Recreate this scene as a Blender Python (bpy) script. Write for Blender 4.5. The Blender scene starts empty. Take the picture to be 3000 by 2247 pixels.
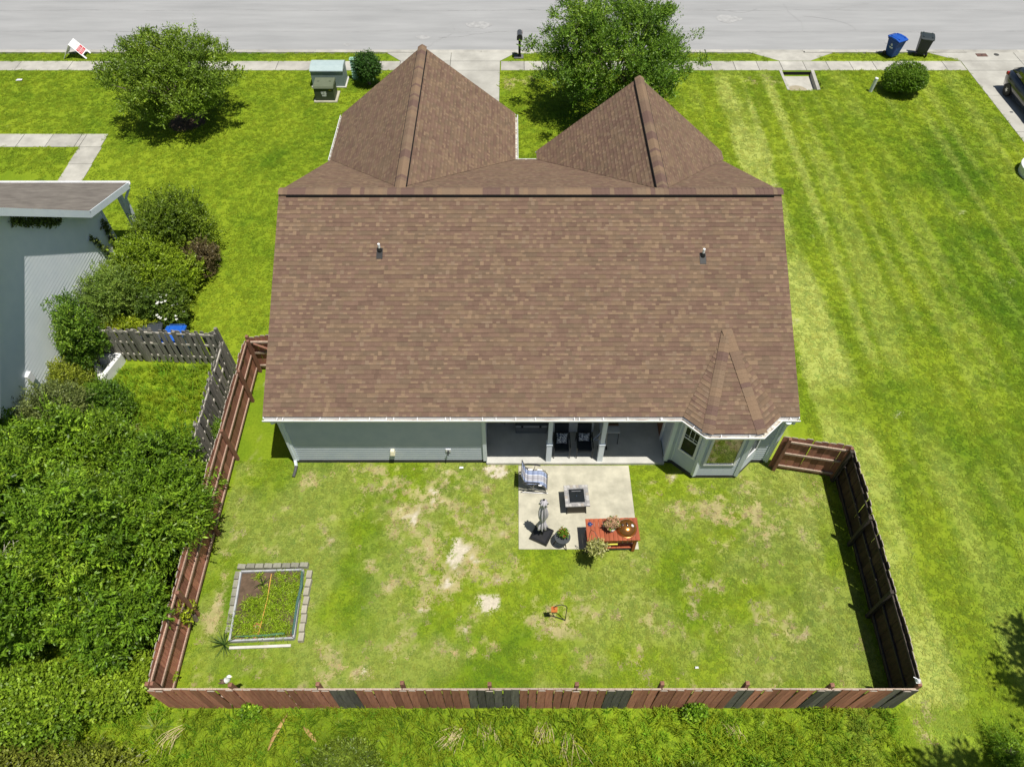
import bpy, math, random
import numpy as np
from mathutils import Vector, Matrix

random.seed(7)
R = math.radians
SC = bpy.context.scene
COL = SC.collection

# ------------------------------------------------------------------ camera, sky, sun, exposure
cam_d = bpy.data.cameras.new("camera")
cam_d.sensor_fit = 'HORIZONTAL'; cam_d.sensor_width = 36.0; cam_d.lens = 25.2
cam_d.clip_start = 0.1; cam_d.clip_end = 2000
cam = bpy.data.objects.new("camera", cam_d); COL.objects.link(cam)
cam.location = (0, 0, 20); cam.rotation_euler = (R(90 - 51.4), 0, 0)
SC.camera = cam

SUNV = Vector((.215, -.19, 1.0)).normalized()          # towards the sun
w = bpy.data.worlds.new("World"); SC.world = w; w.use_nodes = True
nt = w.node_tree; nt.nodes.clear()
sky = nt.nodes.new("ShaderNodeTexSky"); sky.sky_type = 'NISHITA'; sky.sun_disc = False
sky.sun_elevation = math.asin(SUNV.z); sky.sun_rotation = math.atan2(SUNV.x, SUNV.y)
sky.altitude = 10; sky.air_density = 1.0; sky.dust_density = 1.0; sky.ozone_density = 1.0
bg = nt.nodes.new("ShaderNodeBackground"); bg.inputs[1].default_value = 0.06
wo = nt.nodes.new("ShaderNodeOutputWorld")
nt.links.new(sky.outputs[0], bg.inputs[0]); nt.links.new(bg.outputs[0], wo.inputs[0])

sun_d = bpy.data.lights.new("sun", 'SUN'); sun_d.energy = 5.0; sun_d.angle = R(0.53); sun_d.color = (1.0, .955, .88)
sun = bpy.data.objects.new("sun", sun_d); COL.objects.link(sun)
sun.rotation_euler = (-SUNV).to_track_quat('-Z', 'Y').to_euler(); sun.location = (5, -5, 30)

SC.view_settings.view_transform = 'Standard'; SC.view_settings.look = 'None'
SC.view_settings.exposure = 0.08; SC.view_settings.gamma = 1.0
try: SC.view_settings.use_curve_mapping = False
except Exception: pass
SC.render.engine = 'CYCLES'
cy = SC.cycles
cy.use_denoising = True
cy.max_bounces = 6; cy.diffuse_bounces = 3; cy.glossy_bounces = 3; cy.transmission_bounces = 3; cy.transparent_max_bounces = 8
cy.sample_clamp_indirect = 4.0

# ------------------------------------------------------------------ helpers: meshes
def unit(v):
    v = Vector(v); return v.normalized() if v.length > 1e-9 else Vector((0, 0, 1))

class MB:
    """collects faces; build() links them as ONE mesh object"""
    def __init__(s): s.v = []; s.f = []; s.m = []; s.c = []
    def add(s, vs, fs, mi=0, col=None):
        b = len(s.v); s.v.extend([tuple(p) for p in vs])
        for f in fs:
            s.f.append(tuple(b + i for i in f)); s.m.append(mi); s.c.append(col)
        return s
    def hexa(s, bot, top, mi=0, col=None):
        return s.add(list(bot) + list(top), [(3, 2, 1, 0), (4, 5, 6, 7), (0, 1, 5, 4), (1, 2, 6, 5), (2, 3, 7, 6), (3, 0, 4, 7)], mi, col)
    def box(s, x0, x1, y0, y1, z0, z1, mi=0, col=None):
        return s.hexa([(x0, y0, z0), (x1, y0, z0), (x1, y1, z0), (x0, y1, z0)], [(x0, y0, z1), (x1, y0, z1), (x1, y1, z1), (x0, y1, z1)], mi, col)
    def obox(s, c, size, rot=None, mi=0, taper=(1, 1)):
        hx, hy, hz = size[0] / 2, size[1] / 2, size[2] / 2
        tx, ty = hx * taper[0], hy * taper[1]
        b = [(-hx, -hy, -hz), (hx, -hy, -hz), (hx, hy, -hz), (-hx, hy, -hz)]
        t = [(-tx, -ty, hz), (tx, -ty, hz), (tx, ty, hz), (-tx, ty, hz)]
        M = rot if rot is not None else Matrix.Identity(3)
        c = Vector(c)
        return s.hexa([c + M @ Vector(p) for p in b], [c + M @ Vector(p) for p in t], mi)
    def bar(s, p, q, wd, ht, mi=0, up=(0, 0, 1)):
        p = Vector(p); q = Vector(q); d = unit(q - p)
        u = Vector(up)
        if abs(d.dot(u)) > .98: u = Vector((0, 1, 0))
        a = unit(d.cross(u)); n = unit(a.cross(d))
        o = [a * (-wd / 2) - n * (ht / 2), a * (wd / 2) - n * (ht / 2), a * (wd / 2) + n * (ht / 2), a * (-wd / 2) + n * (ht / 2)]
        return s.hexa([p + k for k in o], [q + k for k in o], mi)
    def tube(s, pts, r, n=8, mi=0, cap=True):
        pts = [Vector(p) for p in pts]
        rs = r if isinstance(r, (list, tuple)) else [r] * len(pts)
        rings = []; ref = None
        for i, p in enumerate(pts):
            d = unit((pts[min(i + 1, len(pts) - 1)] - pts[max(i - 1, 0)]))
            if ref is None:
                ref = Vector((1, 0, 0)) if abs(d.x) < .9 else Vector((0, 1, 0))
            a = unit(d.cross(ref)); b = unit(a.cross(d)); ref = b
            ref = unit(d.cross(a)) if False else b
            rings.append([p + (a * math.cos(2 * math.pi * k / n) + b * math.sin(2 * math.pi * k / n)) * rs[i] for k in range(n)])
        vs = [q for rg in rings for q in rg]; fs = []
        for i in range(len(rings) - 1):
            for k in range(n):
                k2 = (k + 1) % n
                fs.append((i * n + k, i * n + k2, (i + 1) * n + k2, (i + 1) * n + k))
        if cap:
            fs.append(tuple(range(n - 1, -1, -1))); fs.append(tuple((len(rings) - 1) * n + k for k in range(n)))
        return s.add(vs, fs, mi)
    def lathe(s, prof, n=20, o=(0, 0, 0), mi=0, fold=None, sq=None):
        vs = []; fs = []
        for i, (r, z) in enumerate(prof):
            for k in range(n):
                a = 2 * math.pi * k / n
                rr = r * (fold(a, i) if fold else 1)
                vs.append((o[0] + rr * math.cos(a), o[1] + rr * math.sin(a), o[2] + z))
        for i in range(len(prof) - 1):
            for k in range(n):
                k2 = (k + 1) % n
                fs.append((i * n + k, i * n + k2, (i + 1) * n + k2, (i + 1) * n + k))
        fs.append(tuple(range(n - 1, -1, -1))); fs.append(tuple((len(prof) - 1) * n + k for k in range(n)))
        return s.add(vs, fs, mi)
    def prism(s, poly, z0, z1, mi=0):
        n = len(poly)
        vs = [(x, y, z0) for x, y in poly] + [(x, y, z1) for x, y in poly]
        fs = [tuple(range(n - 1, -1, -1)), tuple(range(n, 2 * n))] + [(i, (i + 1) % n, n + (i + 1) % n, n + i) for i in range(n)]
        return s.add(vs, fs, mi)
    def extr(s, prof, a, b, axis='x', mi=0):
        """2-D profile extruded from a to b along x (profile in y,z) or y (profile in x,z)"""
        n = len(prof)
        P = (lambda t, p: (t, p[0], p[1])) if axis == 'x' else (lambda t, p: (p[0], t, p[1]))
        vs = [P(a, p) for p in prof] + [P(b, p) for p in prof]
        fs = [tuple(range(n - 1, -1, -1)), tuple(range(n, 2 * n))] + [(i, (i + 1) % n, n + (i + 1) % n, n + i) for i in range(n)]
        return s.add(vs, fs, mi)
    def mesh(s, name, mats, smooth=False):
        me = bpy.data.meshes.new(name)
        me.from_pydata(s.v, [], s.f)
        for m in (mats if isinstance(mats, (list, tuple)) else [mats]): me.materials.append(m)
        if any(s.m): me.polygons.foreach_set('material_index', s.m)
        if any(c is not None for c in s.c):
            at = me.color_attributes.new('Col', 'FLOAT_COLOR', 'CORNER')
            arr = []
            for f, c in zip(s.f, s.c):
                arr.extend(list((*(c or (1, 1, 1)), 1.0)) * len(f))
            at.data.foreach_set('color', arr)
        if smooth: me.polygons.foreach_set('use_smooth', [True] * len(s.f))
        me.update()
        return me
    def build(s, name, mats, parent=None, loc=(0, 0, 0), rot=(0, 0, 0), smooth=False, bevel=0, smooth_angle=None):
        o = bpy.data.objects.new(name, s.mesh(name, mats, smooth)); COL.objects.link(o)
        o.location = loc; o.rotation_euler = rot
        if parent is not None: o.parent = parent
        if bevel:
            b = o.modifiers.new('bevel', 'BEVEL'); b.width = bevel; b.segments = 2; b.limit_method = 'ANGLE'; b.angle_limit = R(40)
        return o

def tag(o, label=None, cat=None, group=None, kind=None):
    if label: o['label'] = label
    if cat: o['category'] = cat
    if group: o['group'] = group
    if kind: o['kind'] = kind
    return o
def thing(name, label, cat, loc=(0, 0, 0), rz=0, group=None):
    o = bpy.data.objects.new(name, None); COL.objects.link(o)
    o.location = loc; o.rotation_euler = (0, 0, rz); o.empty_display_size = .2
    return tag(o, label, cat, group)
def inst(name, me, parent, loc=(0, 0, 0), rot=(0, 0, 0), scale=(1, 1, 1)):
    o = bpy.data.objects.new(name, me); COL.objects.link(o)
    o.parent = parent; o.location = loc; o.rotation_euler = rot; o.scale = scale
    return o

# ------------------------------------------------------------------ helpers: materials
def sr(r, g, b):
    f = lambda c: (c / 255 / 12.92) if c / 255 <= .04045 else ((c / 255 + .055) / 1.055) ** 2.4
    return (f(r), f(g), f(b))
def M(name, c1, c2=None, scale=4.0, rough=.8, bump=0.0, bscale=60.0, metal=0.0, spec=.3, rnd=0.0, stretch=(1, 1, 1), world=False, c3=None, attr=False, lo=.35, hi=.65, coat=0.0, detail=6):
    m = bpy.data.materials.new(name); m.use_nodes = True
    t = m.node_tree; N = t.nodes; L = t.links
    p = N['Principled BSDF']
    p.inputs['Roughness'].default_value = rough; p.inputs['Metallic'].default_value = metal
    p.inputs['Specular IOR Level'].default_value = spec; p.inputs['Coat Weight'].default_value = coat
    if world: src = N.new('ShaderNodeNewGeometry').outputs['Position']
    else: src = N.new('ShaderNodeTexCoord').outputs['Object']
    mp = N.new('ShaderNodeMapping'); mp.inputs['Scale'].default_value = stretch; L.new(src, mp.inputs[0])
    c2 = c2 or tuple(min(1, x * 1.12) for x in c1)
    nz = N.new('ShaderNodeTexNoise'); nz.inputs['Scale'].default_value = scale; nz.inputs['Detail'].default_value = detail; nz.inputs['Roughness'].default_value = .62
    L.new(mp.outputs[0], nz.inputs['Vector'])
    cr = N.new('ShaderNodeValToRGB'); L.new(nz.outputs['Fac'], cr.inputs[0])
    e = cr.color_ramp.elements; e[0].position = lo; e[0].color = (*c1, 1); e[1].position = hi; e[1].color = (*c2, 1)
    if c3:
        x = e.new(min(.98, hi + .12)); x.color = (*c3, 1)
    out = cr.outputs[0]
    if attr:
        at = N.new('ShaderNodeAttribute'); at.attribute_name = 'Col'
        mx = N.new('ShaderNodeMix'); mx.data_type = 'RGBA'; mx.blend_type = 'MULTIPLY'; mx.inputs[0].default_value = 1
        L.new(at.outputs['Color'], mx.inputs[6]); L.new(out, mx.inputs[7]); out = mx.outputs[2]
    if rnd:
        oi = N.new('ShaderNodeObjectInfo'); mr = N.new('ShaderNodeMapRange')
        mr.inputs[3].default_value = 1 - rnd; mr.inputs[4].default_value = 1 + rnd
        L.new(oi.outputs['Random'], mr.inputs[0])
        hs = N.new('ShaderNodeHueSaturation'); L.new(mr.outputs[0], hs.inputs['Value']); L.new(out, hs.inputs['Color']); out = hs.outputs[0]
    L.new(out, p.inputs['Base Color'])
    if bump:
        n2 = N.new('ShaderNodeTexNoise'); n2.inputs['Scale'].default_value = bscale; n2.inputs['Detail'].default_value = 4
        L.new(mp.outputs[0], n2.inputs['Vector'])
        b = N.new('ShaderNodeBump'); b.inputs['Strength'].default_value = bump; b.inputs['Distance'].default_value = .02
        L.new(n2.outputs['Fac'], b.inputs['Height']); L.new(b.outputs[0], p.inputs['Normal'])
    return m
def leafmat(name, trans=.35, rough=.45, spec=.35):
    m = bpy.data.materials.new(name); m.use_nodes = True
    t = m.node_tree; N = t.nodes; L = t.links; p = N['Principled BSDF']
    p.inputs['Roughness'].default_value = rough; p.inputs['Specular IOR Level'].default_value = spec
    at = N.new('ShaderNodeAttribute'); at.attribute_name = 'Col'
    tr = N.new('ShaderNodeBsdfTranslucent'); mx = N.new('ShaderNodeMixShader'); mx.inputs[0].default_value = trans
    L.new(at.outputs['Color'], p.inputs['Base Color']); L.new(at.outputs['Color'], tr.inputs['Color'])
    L.new(p.outputs[0], mx.inputs[1]); L.new(tr.outputs[0], mx.inputs[2])
    L.new(mx.outputs[0], N['Material Output'].inputs['Surface'])
    return m
def glassmat(name, c=(.01, .012, .014), refl=.3, rough=.03):
    m = bpy.data.materials.new(name); m.use_nodes = True
    t = m.node_tree; N = t.nodes; L = t.links; p = N['Principled BSDF']
    p.inputs['Base Color'].default_value = (*c, 1); p.inputs['Roughness'].default_value = rough; p.inputs['Specular IOR Level'].default_value = .5
    g = N.new('ShaderNodeBsdfGlossy'); g.inputs['Roughness'].default_value = rough; g.inputs['Color'].default_value = (.8, .85, .85, 1)
    mx = N.new('ShaderNodeMixShader'); mx.inputs[0].default_value = refl
    L.new(p.outputs[0], mx.inputs[1]); L.new(g.outputs[0], mx.inputs[2]); L.new(mx.outputs[0], N['Material Output'].inputs['Surface'])
    return m

MT = {}
MT['shingle'] = M('shingle', (.80, .80, .80), (1.1, 1.1, 1.1), scale=55, rough=.93, spec=.15, attr=True, world=True, bump=.35, bscale=220, lo=.3, hi=.7)
MT['black'] = M('black_plastic', (.012, .012, .013), (.02, .02, .02), rough=.55)
MT['vent_gap'] = M('vent_gap', (.006, .006, .006), (.01, .01, .01), rough=.9)
MT['white'] = M('white_trim', (.74, .75, .76), (.82, .82, .82), scale=3, rough=.45)
MT['bluewhite'] = M('pale_trim', (.68, .75, .80), (.74, .80, .84), scale=3, rough=.5)
MT['siding'] = M('grey_siding', (.49, .55, .62), (.55, .60, .66), scale=2.5, rough=.55, world=True)
MT['found'] = M('foundation', (.05, .05, .05), (.08, .08, .075), rough=.95)
MT['soffit'] = M('soffit', (.6, .63, .65), rough=.6)
MT['gutter_in'] = M('gutter_dirt', (.62, .60, .53), (.30, .24, .18), scale=2.2, rough=.8, world=True, stretch=(1, 6, 1), lo=.45, hi=.62)
MT['glass'] = glassmat('window_glass')
MT['wood_door'] = M('stained_door', (.22, .085, .03), (.30, .12, .045), scale=3, stretch=(8, 8, 1), rough=.5)
MT['conc'] = M('porch_concrete', (.45, .445, .40), (.56, .55, .50), scale=2.2, rough=.85, bump=.1, world=True)
MT['patio'] = M('patio_concrete', (.32, .305, .235), (.57, .54, .42), scale=1.5, rough=.88, bump=.12, world=True, detail=9, lo=.3, hi=.7)
MT['walk'] = M('sidewalk_concrete', (.31, .30, .265), (.48, .465, .41), scale=1.3, rough=.88, bump=.12, world=True, rnd=.10, detail=9, lo=.3, hi=.7)
MT['drive'] = M('driveway_concrete', (.32, .31, .275), (.46, .45, .40), scale=.8, rough=.88, bump=.1, world=True, rnd=.06, detail=9, lo=.3, hi=.7)
MT['joint'] = M('joint_dirt', (.10, .09, .07), (.16, .14, .10), scale=3, rough=.95, world=True)
MT['asphalt'] = M('aged_asphalt', (.27, .273, .272), (.36, .363, .36), scale=.55, rough=.9, bump=.15, bscale=90, world=True, stretch=(.35, 2.2, 1), detail=10, lo=.25, hi=.75)
MT['seam'] = M('tar_seam', (.20, .20, .20), (.32, .32, .315), scale=1.0, rough=.8, world=True, lo=.3, hi=.55)
MT['patch'] = M('pale_stain', (.30, .30, .295), (.40, .40, .39), scale=4, rough=.9, world=True)
MT['boardred'] = M('red_board', (.34, .13, .085), (.56, .25, .16), scale=2.6, rough=.85, rnd=.30, stretch=(6, 6, .8), bump=.3, bscale=20, c3=(.24, .11, .075))
MT['boardshade'] = M('shaded_board', (.035, .024, .018), (.075, .042, .030), scale=2.2, rough=.85, rnd=.3, stretch=(6, 6, .8), bump=.3, bscale=20, c3=(.10, .05, .035))  # brown boards with the shade on the right fence painted into the colour
MT['boardbrown'] = M('brown_board', (.27, .115, .08), (.44, .20, .135), scale=2.2, rough=.82, rnd=.25, stretch=(6, 6, .8), bump=.3, bscale=20, c3=(.30, .22, .17))
MT['boardgrey'] = M('greygreen_board', (.085, .080, .066), (.175, .162, .135), scale=3, rough=.9, rnd=.4, stretch=(6, 6, .8), bump=.3, bscale=20, c3=(.14, .13, .11))
MT['rail'] = M('weathered_rail', (.34, .25, .19), (.50, .40, .31), scale=4, rough=.85, rnd=.15, stretch=(1, 1, 6), bump=.2, c3=(.17, .09, .06), lo=.4, hi=.55)
MT['railshade'] = M('shaded_rail', (.045, .036, .030), (.085, .070, .058), scale=4, rough=.85, rnd=.2, stretch=(1, 1, 6), bump=.2)  # right fence rails and posts, shade painted into their colour too
MT['railbrown'] = M('brown_rail', (.30, .19, .14), (.46, .33, .25), scale=4, rough=.85, rnd=.15, stretch=(1, 1, 6), bump=.2, c3=(.5, .4, .31))
MT['postbrown'] = M('brown_post', (.21, .10, .065), (.30, .15, .10), scale=3, rough=.8, rnd=.15, stretch=(5, 5, .8), bump=.2)
MT['oldwood'] = M('old_grey_wood', (.17, .16, .135), (.29, .275, .24), scale=3, rough=.92, rnd=.22, stretch=(6, 6, .8), bump=.3, c3=(.13, .12, .09))
MT['oldrail'] = M('old_rail', (.42, .39, .33), (.52, .49, .42), scale=3, rough=.9, rnd=.15)
MT['leaf'] = leafmat('leaf')
MT['grassblade'] = None
MT['bark'] = M('bark', (.13, .10, .075), (.22, .18, .14), scale=6, rough=.95, stretch=(3, 3, .8), bump=.4, bscale=30)
MT['twig'] = M('bare_twig', (.42, .38, .31), (.52, .48, .40), scale=6, rough=.9)
MT['straw'] = M('dry_straw', (.50, .40, .20), (.62, .52, .30), scale=8, rough=.9)
MT['soil'] = M('soil', (.085, .058, .038), (.15, .10, .065), scale=5, rough=.97, bump=.6, bscale=25, world=True, detail=9)
MT['block'] = M('retaining_block', (.32, .295, .225), (.44, .41, .325), scale=6, rough=.92, rnd=.12, bump=.3)
MT['blockold'] = M('mossy_block', (.20, .20, .15), (.31, .30, .24), scale=6, rough=.95, rnd=.2, bump=.3)
MT['mulch'] = M('mulch', (.07, .045, .03), (.13, .09, .06), scale=12, rough=.97, bump=.6, bscale=30, world=True)

# ------------------------------------------------------------------ noise
_rs = np.random.RandomState(3); _tab = _rs.rand(512, 512)
def vn(x, y, s=0):
    x = np.asarray(x, float) + 37.3 * s + 1000; y = np.asarray(y, float) + 17.7 * s + 1000
    xi = np.floor(x).astype(int); yi = np.floor(y).astype(int); fx = x - xi; fy = y - yi
    fx = fx * fx * (3 - 2 * fx); fy = fy * fy * (3 - 2 * fy)
    g = lambda a, b: _tab[a % 512, b % 512]
    return (g(xi, yi) * (1 - fx) + g(xi + 1, yi) * fx) * (1 - fy) + (g(xi, yi + 1) * (1 - fx) + g(xi + 1, yi + 1) * fx) * fy
def fbm(x, y, s=0, o=4):
    a = .5; t = 0; n = 0
    for i in range(o):
        t = t + a * vn(x * 2 ** i, y * 2 ** i, s + i); n += a; a *= .55
    return t / n
def sstep(a, b, x):
    t = np.clip((x - a) / (b - a), 0, 1); return t * t * (3 - 2 * t)
#%%LAWN
# bare or dry spots of the back yard: x, y, rx, ry, amount of dry grass, amount of sand
SPOTS = [(-2.1, 9.6, 2.3, 2.3, .90, .30), (2.6, 7.7, 3.2, .8, .66, .05), (7.0, 10.6, 2.2, 1.3, .62, .03), (-6.0, 5.9, 2.6, .8, .35, .0), (5.5, 7.2, 3.4, 1.6, .36, 0), (-3.2, 11.4, 1.6, .8, .7, .2), (-1.75, 9.55, .36, .62, .9, 1.0), (-.62, 7.92, .40, .30, .9, 1.0), (-3.1, 10.9, .9, .8, .75, .25), (-2.6, 10.4, .6, .6, .7, .35), (-1.2, 8.9, 1.0, .9, .65, .3), (-2.1, 8.7, 1.3, .9, .6, .2),
         (-.2, 8.2, 1.1, .7, .6, .15), (1.3, 7.7, 1.6, .55, .8, .1), (3.2, 7.9, 1.6, .8, .55, .05), (4.6, 7.6, 1.1, .7, .5, .05), (1.35, 7.1, .45, .3, .9, .1), (5.6, 8.4, 1.0, .8, .45, .1), (6.6, 10.9, 1.6, .7, .95, .05), (7.6, 11.6, .9, .5, .9, .05),
         (8.6, 10.2, .8, .6, .5, 0), (-4.6, 12.35, 1.0, .25, .8, .1), (-2.0, 12.4, 1.2, .22, .7, .3), (-.6, 12.3, .7, .3, .7, .6), (-6.5, 12.0, .5, .35, .7, .05), (-3.6, 7.0, 1.6, .5, .5, 0), (-5.0, 6.2, .5, .6, .7, .1), (-1.0, 6.5, 1.4, .5, .5, .05), (-.9, 7.0, .5, .9, .5, .1), (2.4, 6.3, 1.2, .35, .5, 0),
         (-8.5, 9.0, .25, 4.0, .6, 0), (-8.3, 5.6, 2.0, .3, .5, .05), (8.9, 7.4, .2, 2.5, .5, 0), (4.4, 11.6, .5, .5, .5, .1), (-8.6, 16.0, .35, .6, .6, .8), (5.0, 12.2, .5, .25, .6, .3), (10.6, 4.8, .3, .6, .7, .1),
         (.2, 36.6, 1.0, .8, .6, 0), (13.6, 36.9, 1.6, .6, .5, 0), (6.2, 5.9, 3.0, .5, .25, 0), (-13.0, 13.6, .9, .5, .55, .1), (-10.6, 11.6, .5, .7, .5, .1)]
CA = np.array((.105, .205, .009)); CB = np.array((.265, .350, .020)); CL = np.array((.41, .465, .105)); CDRY = np.array((.46, .385, .20)); CSAND = np.array((.62, .56, .43)); CROUGH = np.array((.24, .345, .018))
def lawn(x, y):
    """lawn colour and sand amount at world x, y"""
    x = np.asarray(x, float); y = np.asarray(y, float)
    k = fbm(x * .55, y * .55, 1); k2 = fbm(x * .16, y * .16, 9); k3 = fbm(x * 2.6, y * 2.6, 4)
    a = sstep(.27, .75, .36 * k + .50 * k2 + .22 * k3)
    c = CA + (CB - CA) * a[..., None]
    # mowing streaks along the right-hand lawn
    st = fbm(x * 2.3 - .05 * y, y * .05, 21, 2)
    right = sstep(8.2, 9.2, x) * sstep(40, 36, y)
    band = .75 * np.exp(-((x - 10.9 - .06 * (y - 10)) / 2.0) ** 2) + .40
    amt = right * band * sstep(.44, .70, st + .25 * (fbm(x * .5, y * .5, 51) - .5)) * .95 * sstep(.25, .55, fbm(x * .35, y * .2, 33))
    c = c + (CL - c) * np.clip(amt, 0, 1)[..., None]
    dk = right * sstep(.50, .30, st) * .12 * np.exp(-((x - 14.0) / 3.0) ** 2)
    c = c * (1 - dk)[..., None]
    # rough strip at the bottom and the weedy yard on the left
    rough = np.maximum(sstep(5.25, 5.0, y), sstep(-9.4, -9.8, x) * sstep(17.0, 16.6, y))
    c = c + (CROUGH * (.6 + .8 * k[..., None]) - c) * (rough * .7)[..., None]
    dry = np.zeros_like(x); sand = np.zeros_like(x)
    for sx, sy, rx, ry, d, s_ in SPOTS:
        e = np.clip(1.45 - np.sqrt(((x - sx) / rx) ** 2 + ((y - sy) / ry) ** 2), 0, 1)
        dry = np.maximum(dry, e * d); sand = np.maximum(sand, e * s_)
    yard = ((y < 12.6) & (y > 5.2) & (x > -9) & (x < 10)).astype(float)
    m = fbm(x * 1.7, y * 1.7, 14, 6); m2 = fbm(x * .7, y * .7, 18, 3); m4 = fbm(x * 5.5, y * 5.5, 25, 3)
    base = yard * sstep(.40, .75, m2) * .24
    c = c + (np.array((.30, .345, .085)) - c) * (yard * .55 * sstep(.30, .65, m2 + .2 * (m - .5)))[..., None]
    dry = np.clip(np.maximum(dry, base), 0, 1)
    c0 = c
    dd = sstep(.24, .78, dry * .66 + (m - .5) * 1.1 + (m4 - .5) * 1.0)
    dd = dd * sstep(.03, .22, dry)
    c = c + (CDRY * (.75 + .5 * k3[..., None]) - c) * (dd * .80)[..., None]
    sd = sstep(.42, .58, sand * .72 + (m - .5) * .9 + (m4 - .5) * .8)
    c = c + (CSAND - c) * sd[..., None]
    return c, sd, dd, c0

def np_mesh(name, V, Fq, mats, col=None, fl=None):
    me = bpy.data.meshes.new(name)
    n = Fq.shape[1]
    me.vertices.add(len(V)); me.vertices.foreach_set('co', V.astype(np.float32).ravel())
    me.loops.add(Fq.size); me.loops.foreach_set('vertex_index', Fq.astype(np.int32).ravel())
    me.polygons.add(len(Fq)); me.polygons.foreach_set('loop_start', np.arange(0, Fq.size, n, dtype=np.int32))
    for m in (mats if isinstance(mats, (list, tuple)) else [mats]): me.materials.append(m)
    if col is not None:
        at = me.color_attributes.new('Col', 'FLOAT_COLOR', 'POINT')
        at.data.foreach_set('color', np.concatenate([col, np.ones((len(col), 1))], 1).astype(np.float32).ravel())
    for k, v in (fl or {}).items():
        at = me.attributes.new(k, 'FLOAT', 'POINT'); at.data.foreach_set('value', v.astype(np.float32).ravel())
    me.update(calc_edges=True); me.validate()
    return me

# ------------------------------------------------------------------ the ground: one sheet to the horizon
def ground_material():
    m = bpy.data.materials.new('lawn'); m.use_nodes = True
    t = m.node_tree; N = t.nodes; L = t.links; p = N['Principled BSDF']; p.inputs['Roughness'].default_value = .95; p.inputs['Specular IOR Level'].default_value = .1
    at = N.new('ShaderNodeAttribute'); at.attribute_name = 'Col'
    geo = N.new('ShaderNodeNewGeometry')
    n1 = N.new('ShaderNodeTexNoise'); n1.inputs['Scale'].default_value = 14; n1.inputs['Detail'].default_value = 8; n1.inputs['Roughness'].default_value = .75
    L.new(geo.outputs['Position'], n1.inputs['Vector'])
    mr = N.new('ShaderNodeMapRange'); mr.inputs[1].default_value = .3; mr.inputs[2].default_value = .7; mr.inputs[3].default_value = .72; mr.inputs[4].default_value = 1.2
    L.new(n1.outputs['Fac'], mr.inputs[0])
    mx = N.new('ShaderNodeMix'); mx.data_type = 'RGBA'; mx.blend_type = 'MULTIPLY'; mx.inputs[0].default_value = 1
    L.new(at.outputs['Color'], mx.inputs[6]); L.new(mr.outputs[0], mx.inputs[7]); L.new(mx.outputs[2], p.inputs['Base Color'])
    b = N.new('ShaderNodeBump'); b.inputs['Strength'].default_value = .5; b.inputs['Distance'].default_value = .04
    L.new(n1.outputs['Fac'], b.inputs['Height']); L.new(b.outputs[0], p.inputs['Normal'])
    return m
xs = np.concatenate([[-600, -200, -80, -45], np.arange(-34, -9.45, .25), np.arange(-9.4, 10.45, .1), np.arange(10.6, 34.01, .25), [45, 80, 200, 600]])
ys = np.concatenate([[-600, -200, -60, -15, -4], np.arange(1, 4.95, .2), np.arange(5, 12.95, .1), np.arange(13, 40.01, .2), [44, 50, 58, 70, 120, 300, 900]])
GX, GY = np.meshgrid(xs, ys)
gc, gs, gd, gc0 = lawn(GX, GY)
gz = np.where((GY > 39.3), -.16, 0.0) * sstep(39.6, 40.2, GY)      # the road lies a step lower
gz = np.where((GX > 14.8) & (GX < 16.4) & (GY > 35.8) & (GY < 37.7), -.5, gz)   # pit of the storm drain
V = np.stack([GX.ravel(), GY.ravel(), gz.ravel()], 1)
ny, nx = GX.shape
i = np.arange(ny * nx).reshape(ny, nx)
Fq = np.stack([i[:-1, :-1].ravel(), i[:-1, 1:].ravel(), i[1:, 1:].ravel(), i[1:, :-1].ravel()], 1)
go = bpy.data.objects.new('ground', np_mesh('ground', V, Fq, ground_material(), gc.reshape(-1, 3) * .88)); COL.objects.link(go)
tag(go, kind='structure')

# ------------------------------------------------------------------ road, kerb, sidewalk, driveways
ROAD_Z = -.10
mb = MB(); mb.box(-600, 600, 40.25, 49.5, ROAD_Z - .05, ROAD_Z)
road = tag(mb.build('road', MT['asphalt']), kind='structure')
for k, (ya, yb, wob) in enumerate(((42.55, 42.61, .05), (45.3, 45.35, .04))):
    mb = MB(); n = 90
    for q in range(n):
        xa, xb = -45 + q, -44 + q
        fa = lambda x: wob * math.sin(x * .7 + k) + .03 * math.sin(x * 2.3)
        mb.add([(xa, ya + fa(xa), ROAD_Z + .004), (xb, ya + fa(xb), ROAD_Z + .004), (xb, yb + fa(xb), ROAD_Z + .004), (xa, yb + fa(xa), ROAD_Z + .004)], [(0, 1, 2, 3)])
    mb.build('tar_seam', MT['seam'], road)
rr = random.Random(77)
for k in range(7):
    mb = MB(); x, y = rr.uniform(-26, 28), rr.uniform(41.2, 45.8); a = rr.choice((0.1, 1.4, -1.2, .3)); pts = [(x, y)]
    for q in range(12): a += rr.uniform(-.35, .35); x += .3 * math.cos(a); y = min(46.2, max(40.7, y + .3 * math.sin(a))); pts.append((x, y))
    for p0, p1 in zip(pts[:-1], pts[1:]):
        w_ = rr.uniform(.008, .02); d = Vector((p1[0] - p0[0], p1[1] - p0[1], 0)); n_ = Vector((-d.y, d.x, 0)).normalized() * w_
        mb.add([(p0[0] - n_.x, p0[1] - n_.y, ROAD_Z + .006), (p1[0] - n_.x, p1[1] - n_.y, ROAD_Z + .006), (p1[0] + n_.x, p1[1] + n_.y, ROAD_Z + .006), (p0[0] + n_.x, p0[1] + n_.y, ROAD_Z + .006)], [(0, 1, 2, 3)])
    mb.build('crack', MT['seam'], road)
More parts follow.
